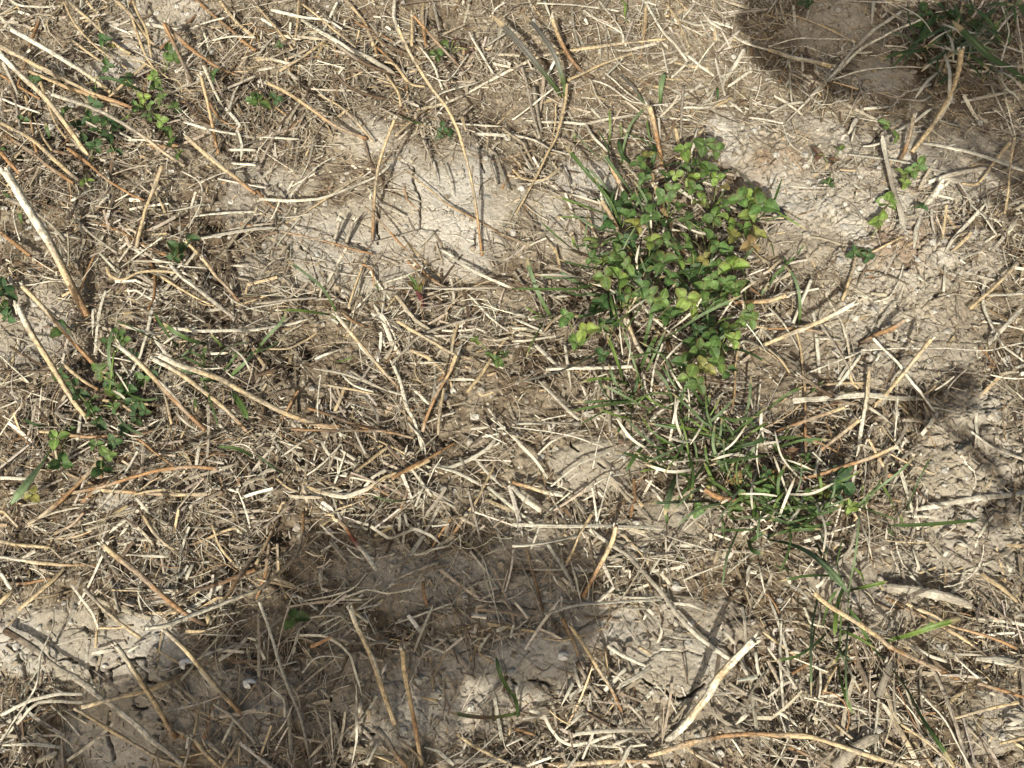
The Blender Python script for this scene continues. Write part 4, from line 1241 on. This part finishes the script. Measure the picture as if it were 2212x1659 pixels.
for p in plants:
    lfs = p[2]; cu = np.mean([l[0] for l in lfs]); cv = np.mean([l[1] for l in lfs])
    dense = 2080 < cu < 3080 and 520 < cv < 1560
    base = at(cu+(-10 if dense else 0), cv+(70 if dense else 15), 0.0); root = empty('clover_plant', base)
    for (u, v, L, cc) in lfs:
        big = L > .0085
        h = random.uniform(.022, .045) if dense and cc != 'd' else random.uniform(.005, .014)
        if dense and cc == 'd': h = random.uniform(.01, .022)
        if (u, v) == (2016+1560*.6076, 1270*.6076): h = .05
        P = at(u, v, h); a0 = random.uniform(0, 6.28); parts = []
        tilt = np.array([random.uniform(-.65, .65), random.uniform(-.75, .5), 1.0]); tilt /= np.linalg.norm(tilt)
        e1 = np.cross(tilt, [0, 1, 0]); e1 /= np.linalg.norm(e1); e2 = np.cross(tilt, e1)
        colr = np.array(LEAFC[cc])*random.uniform(.8, 1.12)*np.array([random.uniform(.92, 1.1), 1, random.uniform(.85, 1.1)])
        for k in range(3):
            a = a0+k*2.094+random.uniform(-.25, .25); d = e1*math.cos(a)+e2*math.sin(a)
            d = d+tilt*random.uniform(-.1, .35); d /= np.linalg.norm(d)
            leaflet(P+d*L*.06, d, tilt, L*random.uniform(.68, 1.08), colr*random.uniform(.88, 1.1), parts, random.uniform(.0, .95), random.random())
        V_, F_, U_, K_ = merge(parts)
        lo = mobj('leaf', V_, F_, M_CLOVER, K_, U_, root, base)
        q = np.array([P, P*.7+base*.3+np.array([0, 0, .004]), P*.25+base*.75, base]); q = smooth_path(list(q), .004)
        V2, F2, tri, U2, K2 = tube(q, np.full(len(q), .00042), np.repeat([np.array(srgb(120, 130, 74))], len(q), 0), 5)
        mobj('petiole', V2, tri_fan_to_quads(V2, F2, tri), M_GRASS, K2, U2, lo, base)
    c0 = max(set(l[3] for l in lfs), key=[l[3] for l in lfs].count)
    describe(root, 'clover plant', 'clover', 'small clover plants', np.array([[cu-60, cv], [cu+60, cv]]), .01, {'l': 'light green', 'm': 'green', 'd': 'dark green', 'y': 'yellowing', 'b': 'browning', 'r': 'reddish'}[c0],
             'leafy' if len(lfs) > 6 else 'tiny' if len(lfs) == 1 else 'small')
    PEND[-1][8] = None; PEND[-1][5] = 100
# ---------------------------------------------------------------- litter that nobody could count
def scatter(n, dens, lo=(-.80, -.55), hi=(.80, .75), w_in=.62):
    out = []
    tot = 0
    while tot < n:
        m = n*3
        x = RNG.uniform(lo[0], hi[0], m); y = RNG.uniform(lo[1], hi[1], m)
        u, v = to_px(x, y); inside = (u > -150) & (u < 4180) & (v > -150) & (v < 3180)
        k = RNG.random(m) < dens(x, y)*np.where(inside, 1.0, .28)
        out.append(np.stack([x[k], y[k]], 1)); tot += k.sum()
    return np.vstack(out)[:n]
def litter(name, n, Lr, Wr, pal, weights, tubep, lift, dens, mat, curv=.6, segs=4, label='', lpow=2.0, jit=.2):
    c = scatter(n, dens); th = fbm(c[:, 0], c[:, 1], 11, 2, 3)*5.5+RNG.normal(0, .75, n)+(RNG.random(n) < .3)*RNG.uniform(0, 3.1, n)
    L = Lr[0]+(Lr[1]-Lr[0])*RNG.random(n)**lpow; Wd = Wr[0]+(Wr[1]-Wr[0])*RNG.random(n)**1.4
    kap = RNG.normal(0, curv, n)*np.minimum(1, L/.02); s = np.linspace(-.5, .5, segs+1)
    kp = RNG.uniform(-.4, .4, n); kk = RNG.normal(0, .75, n)*(RNG.random(n) < .3)
    ang = th[:, None]+kap[:, None]*s[None]*2+kk[:, None]*(s[None] > kp[:, None])
    step = L[:, None]/segs; dx = np.cos(ang)*step; dy = np.sin(ang)*step
    X = np.cumsum(dx, 1)-dx[:, :1]; Y = np.cumsum(dy, 1)-dy[:, :1]
    X = X-X.mean(1)[:, None]+c[:, :1]; Y = Y-Y.mean(1)[:, None]+c[:, 1:]
    bb = bare(c[:, 0], c[:, 1])
    h = lift[0]+(lift[1]-lift[0])*RNG.random(n)**1.5*(1-.85*bb)
    pitch = RNG.normal(0, .16, n)*(1-.8*bb)
    gz = soil_at(X.ravel(), Y.ravel()).reshape(X.shape)
    zl = gz.mean(1)[:, None]+h[:, None]+np.sin(pitch)[:, None]*s[None]*L[:, None]
    Z = np.maximum(zl, gz+Wd[:, None]*.12+.0002)
    P = np.stack([X, Y, Z], -1)
    T = np.stack([np.cos(ang), np.sin(ang), np.sin(pitch)[:, None]*np.ones_like(ang)], -1); Sd = np.stack([-np.sin(ang), np.cos(ang), 0*ang], -1)
    roll = RNG.normal(0, .45, n)[:, None]+RNG.normal(0, .25, n)[:, None]*s[None]
    U = np.broadcast_to(np.array([0, 0, 1.]), Sd.shape)
    A = Sd*np.cos(roll)[..., None]+U*np.sin(roll)[..., None]; Nn = -Sd*np.sin(roll)[..., None]+U*np.cos(roll)[..., None]
    istube = RNG.random(n) < tubep
    q = np.array([[-1, 0], [0, 1], [1, 0], [0, -1]], float)
    prof_h = np.where(istube, .92, .16)                       # strips are thin, stalk bits are round
    taper = np.ones(segs+1); wv = Wd[:, None]*.5*(taper[None]*(1+RNG.normal(0, .08, (n, segs+1))))
    pts = wv*RNG.choice([1, .25], n, p=[.75, .25])[:, None]; wv[:, 0] = pts[:, 0]
    V = P[:, :, None]+A[:, :, None]*(q[None, None, :, 0:1]*wv[:, :, None, None])+Nn[:, :, None]*(q[None, None, :, 1:2]*(wv*prof_h[:, None])[:, :, None, None])
    nv = (segs+1)*4; I = np.arange(nv).reshape(segs+1, 4); J = np.roll(I, -1, 1)
    f = np.stack([I[:-1], I[1:], J[1:], J[:-1]], -1).reshape(-1, 4); f = np.vstack([f, [[0, 1, 2, 3]], [[nv-1, nv-2, nv-3, nv-4]]])
    F = (f[None]+(np.arange(n)*nv)[:, None, None]).reshape(-1, 4)
    pal = np.array([COLS[k] if isinstance(k, str) else srgb(*k) for k in pal]); ci = RNG.choice(len(pal), n, p=np.array(weights)/sum(weights))
    cc = pal[ci]*(1+RNG.normal(0, jit, (n, 1)))*(1+RNG.normal(0, .02, (n, 3)))
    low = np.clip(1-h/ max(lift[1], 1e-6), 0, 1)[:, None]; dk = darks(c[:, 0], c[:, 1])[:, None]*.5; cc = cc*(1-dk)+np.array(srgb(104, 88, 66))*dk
    soilc = np.array(srgb(128, 112, 88)); cc = cc*(1-.30*low)+soilc*.30*low          # the lowest bits are muddy
    cc = np.clip(cc, .01, .8)
    col = np.repeat(cc, nv, 0)*(1+RNG.normal(0, .05, (n*nv, 1)))
    lv = np.repeat((s[None]*L[:, None]+RNG.uniform(0, 50, n)[:, None])[..., None], 4, 2)
    uu = np.broadcast_to(np.array([0, .5, 1, .5]), lv.shape)+RNG.uniform(0, 50, n)[:, None, None]
    uv = np.stack([uu, lv], -1).reshape(-1, 2)
    o = mobj(name, V.reshape(-1, 3), F, mat, col, uv, smooth=False); tag(o, label, None, None, 'stuff'); o['category'] = 'litter'
    return o
dmat = lambda x, y: np.clip(1-.97*bare(x, y), 0, 1)*np.clip(.58+2.6*fbm(x, y, 26, 3, 5), .10, 1)
dthin = lambda x, y: np.clip(1-.80*bare(x, y), 0, 1)
dall = lambda x, y: np.clip(1-.55*bare(x, y), 0, 1)
MUD = (112, 99, 80); TAN = (166, 152, 127); PALE = (206, 196, 172)
litter('straw_litter', 18000, (.005, .046), (.0006, .0025), [PALE, 'y', TAN, 'g', MUD, 'b', 'o'], [4.5, 1.2, 4, 4, 3, 1.6, .35], .15, (.0004, .0100), dmat, M_LITTER, .10, 4, 'matted broken straw and leaf shreds covering the soil')
litter('thin_fibre_litter', 16000, (.010, .062), (.00025, .0008), [PALE, 'y', TAN, 'g', 'b', 'o'], [4, 1.2, 4, 3, 2.0, .5], .8, (.0006, .0105), lambda x, y: dmat(x, y)*.9+.1*dthin(x, y), M_LITTER, .5, 7, 'thin curling dry fibres tangled through the straw')
litter('chaff', 70000, (.0010, .0070), (.0003, .0012), [PALE, TAN, 'y', 'g', MUD, 'b'], [4, 4, 1.2, 3, 3, 2.], .2, (.0001, .0055), dall, M_LITTER, .3, 2, 'tiny chaff and straw crumbs strewn over the soil')
def crumbs(name, n, rr, dens, pal, label):
    c = scatter(n, dens); r = rr[0]+(rr[1]-rr[0])*RNG.random(n)**2.5
    import bmesh
    bm = bmesh.new(); bmesh.ops.create_icosphere(bm, subdivisions=2, radius=1); v0 = np.array([v.co[:] for v in bm.verts]); f0 = np.array([[v.index for v in f.verts] for f in bm.faces]); bm.free()
    nv = len(v0); k = RNG.normal(0, 1, (n, 3, 3)); lump = 1+.22*np.sin(np.einsum('vk,nkj->nvj', v0, k)*2.2).sum(-1)/1.7+RNG.normal(0, .06, (n, nv))
    sc = np.stack([RNG.uniform(.8, 1.3, n), RNG.uniform(.8, 1.3, n), RNG.uniform(.5, .8, n)], -1)
    P = v0[None]*lump[..., None]*sc[:, None]*r[:, None, None]
    P[..., 0] += c[:, :1]; P[..., 1] += c[:, 1:]; P[..., 2] += (soil_at(c[:, 0], c[:, 1])+r*.25)[:, None]
    F = (f0[None]+(np.arange(n)*nv)[:, None, None]).reshape(-1, 3)
    cc = np.array([srgb(*p) for p in pal])[RNG.integers(0, len(pal), n)]*(1+RNG.normal(0, .12, (n, 1)))
    o = mobj(name, P.reshape(-1, 3), F, M_SOIL_BIT, np.repeat(cc, nv, 0), np.zeros((n*nv, 2)), smooth=False); tag(o, label, 'soil crumbs', None, 'stuff')
crumbs('soil_crumbs', 9000, (.0004, .0030), lambda x, y: np.clip(.3+.7*clods(x, y), 0, 1)*.9, [(166, 160, 146), (152, 143, 126), (136, 124, 104)], 'loose crumbs of dry clay lying on the soil')
# ---------------------------------------------------------------- single small things
def blob_obj(name, u, v, sx, sy, sz, h, colr, mat, seed, rot=0.0, parent=None, amp=.12, colf=None, origin=None):
    import bmesh
    bm = bmesh.new(); bmesh.ops.create_icosphere(bm, subdivisions=4, radius=1); v0 = np.array([q.co[:] for q in bm.verts]); f0 = np.array([[q.index for q in f.verts] for f in bm.faces]); bm.free()
    k = 1+amp*np.array([math.sin(a[0]*3+seed)*math.cos(a[1]*4-seed)+.5*math.sin(a[2]*6+a[0]*5+seed) for a in v0])
    P = v0*k[:, None]*[sx, sy, sz]; c, s = math.cos(rot), math.sin(rot); P = np.stack([P[:, 0]*c-P[:, 1]*s, P[:, 0]*s+P[:, 1]*c, P[:, 2]], -1)
    o_ = at(u, v, h); col = np.repeat([np.array(colr)], len(P), 0)
    if colf is not None: col = colf(v0, col)
    o = mobj(name, P+o_, f0, mat, col, v0[:, :2]*.01, parent, o_ if origin is None else origin)
    return o, o_
def flecks(v0, col):
    n = vnoise(v0[:, 0]*3.2+5, v0[:, 1]*3.2+9+v0[:, 2]*2, 3); m = (n > .70)[:, None]; return np.where(m, np.array(srgb(196, 178, 154)), col)
o, _ = blob_obj('pebble', 3066, 852, .0056, .0082, .0042, .002, srgb(60, 57, 58), M_CLOVER, 2.0, -.15, colf=flecks); tag(o, 'dark spotted pebble with clay flecks, right of the big clover clump', 'pebble')
sprout_base = at(1668, 1218, 0); root = empty('red_sprout', sprout_base)
P = smooth_path([at(1668, 1216, 0), at(1664, 1185, .006), at(1650, 1160, .012), at(1640, 1142, .018)], .0015)
tube_obj('stem', P, np.linspace(.0019, .0012, len(P))*(1+.5*np.sin(np.linspace(0, 3.1, len(P)))), np.repeat([np.array(srgb(84, 48, 44))], len(P), 0), M_CLOVER, root, sprout_base, 9)
for (pts, wd, cl) in (([(1640, 1140), (1622, 1122), (1600, 1108)], .0034, srgb(84, 70, 40)), ([(1640, 1142), (1630, 1110), (1608, 1082)], .0026, srgb(80, 104, 44)), ([(1640, 1140), (1646, 1100), (1636, 1070)], .002, srgb(104, 92, 60)), ([(1642, 1140), (1662, 1120), (1672, 1092)], .0036, srgb(92, 74, 44)), ([(1650, 1150), (1656, 1130), (1650, 1118)], .003, srgb(90, 96, 40))):
    q = smooth_path([at(a, b, .018+.004*i) for i, (a, b) in enumerate(pts)], .002); n = len(q)
    v_, f_, u_, k_ = ribbon(q, wd*.5*np.clip(np.sin(np.linspace(.5, 3.0, n))*1.2, .15, 1), np.repeat([np.array(cl)], n, 0), 5, .6); mobj('leaf', v_, f_, M_CLOVER, k_, u_, root, sprout_base)
tag(root, 'small red sprout with olive leaves in the middle of the straw', 'sprout')
for i, (u, v, r, lab) in enumerate(((732, 2612, .0052, 'white broken snail shell piece beside the long grey stubble'), (980, 2690, .0045, 'chipped white shell piece right of the broken snail shell'), (2220, 2582, .004, 'small oval white shell left of the golden slanting stem'))):
    c = at(u, v, .003); n1, n2 = 9, 12; th = np.linspace(.1, 1.35, n1); ph = np.linspace(0, 4.6+.5*i, n2)
    V_ = np.array([[c[0]+r*math.sin(a)*math.cos(b)*(1+.1*math.sin(5*b)), c[1]+.75*r*math.sin(a)*math.sin(b), c[2]+.6*r*math.cos(a)-.002] for a in th for b in ph]); I = np.arange(n1*n2).reshape(n1, n2)
    F1 = np.stack([I[:-1, :-1], I[:-1, 1:], I[1:, 1:], I[1:, :-1]], -1).reshape(-1, 4); V_ = np.vstack([V_, V_-[0, 0, .0004]]); F1 = np.vstack([F1, F1[:, ::-1]+n1*n2])
    o = mobj('shell_piece', V_, F1, M_LITTER, np.repeat([np.array(srgb(214, 210, 198))], len(V_), 0), np.zeros((len(V_), 2)), None, c); tag(o, lab, 'shell')
# ---------------------------------------------------------------- unseen leafy plants added beyond the frame only to cast the ground shade
def shade_caster(base_xy, targets, tr, lab, size=(.05, .09)):
    bz = np.array([base_xy[0], base_xy[1], 0.0]); bz[2] = ground_z(bz[0], bz[1]); root = empty('shade_caster', bz)
    tops = []
    for (mu, mv, r, n) in targets:
        for _ in range(n):
            a = random.uniform(0, 6.28); rr = r*math.sqrt(random.random()); G = at((mu+rr*math.cos(a))*1.8228, (mv+rr*math.sin(a)*.7)*1.8228, 0)
            tops.append(G+SUNDIR*random.uniform(*tr))
    top = np.mean(tops, 0); hh = top[2]
    stem = smooth_path([bz, bz*.6+top*.4, top], .02); tube_obj('stem', stem, np.linspace(.006, .003, len(stem)), np.repeat([np.array(srgb(96, 118, 60))], len(stem), 0), M_GRASS, root, bz, 8)
    for k, P in enumerate(tops):
        L = random.uniform(*size); a = random.uniform(0, 6.28); ax = np.array([math.cos(a), math.sin(a), random.uniform(-.3, .2)]); ax /= np.linalg.norm(ax)
        up = SUNDIR+np.array([random.uniform(-.3, .3), random.uniform(-.3, .3), .2]); parts = []; leaflet(P-ax*L*.5, ax, up/np.linalg.norm(up), L, srgb(80, 120, 52), parts, .1, .3)
        V_, F_, U_, K_ = merge(parts); lo = mobj('leaf', V_, F_, M_CLOVER, K_, U_, root, bz)
        j = stem[int(len(stem)*random.uniform(.35, .98))-1]; q = smooth_path([j, (j+P)/2+np.array([0, 0, .01]), P-ax*L*.48], .02)
        V2, F2, tri, U2, K2 = tube(q, np.full(len(q), .0012), np.repeat([np.array(srgb(96, 118, 60))], len(q), 0), 5); mobj('petiole', V2, tri_fan_to_quads(V2, F2, tri), M_GRASS, K2, U2, lo, bz)
    tag(root, lab, 'weed')
shade_caster((-.1, -.85), [(800, 1290, 85, 14), (950, 1310, 80, 12), (1080, 1320, 60, 8), (1150, 1330, 40, 4), (720, 1260, 40, 3)], (.62, .78), 'added leafy shade caster for the bare soil, unseen below the frame')
shade_caster((-.5, -1.0), [(560, 1500, 90, 8), (400, 1600, 110, 10), (600, 1630, 80, 4), (200, 1640, 90, 5), (400, 1460, 50, 4)], (.85, 1.05), 'added leafy shade caster for the lower left clay, out of view')
shade_caster((.78, -.38), [(1690, 50, 50, 7), (1700, 130, 45, 6), (1790, 40, 60, 8), (1830, 140, 50, 8), (1900, 60, 70, 9), (1950, 160, 45, 6), (2030, 60, 70, 9), (2060, 160, 45, 5), (2150, 60, 70, 9), (2150, 150, 40, 5)], (.80, .95), 'added leafy shade caster right of the frame, for the corner grass', (.04, .06))
shade_caster((.62, -.62), [(2030, 856, 22, 2), (2080, 838, 18, 2), (1985, 874, 10, 1), (2135, 1100, 28, 2)], (.50, .56), 'slim added shade caster below right, for small shadows on the crumbly clods', (.018, .026))
finish_labels()
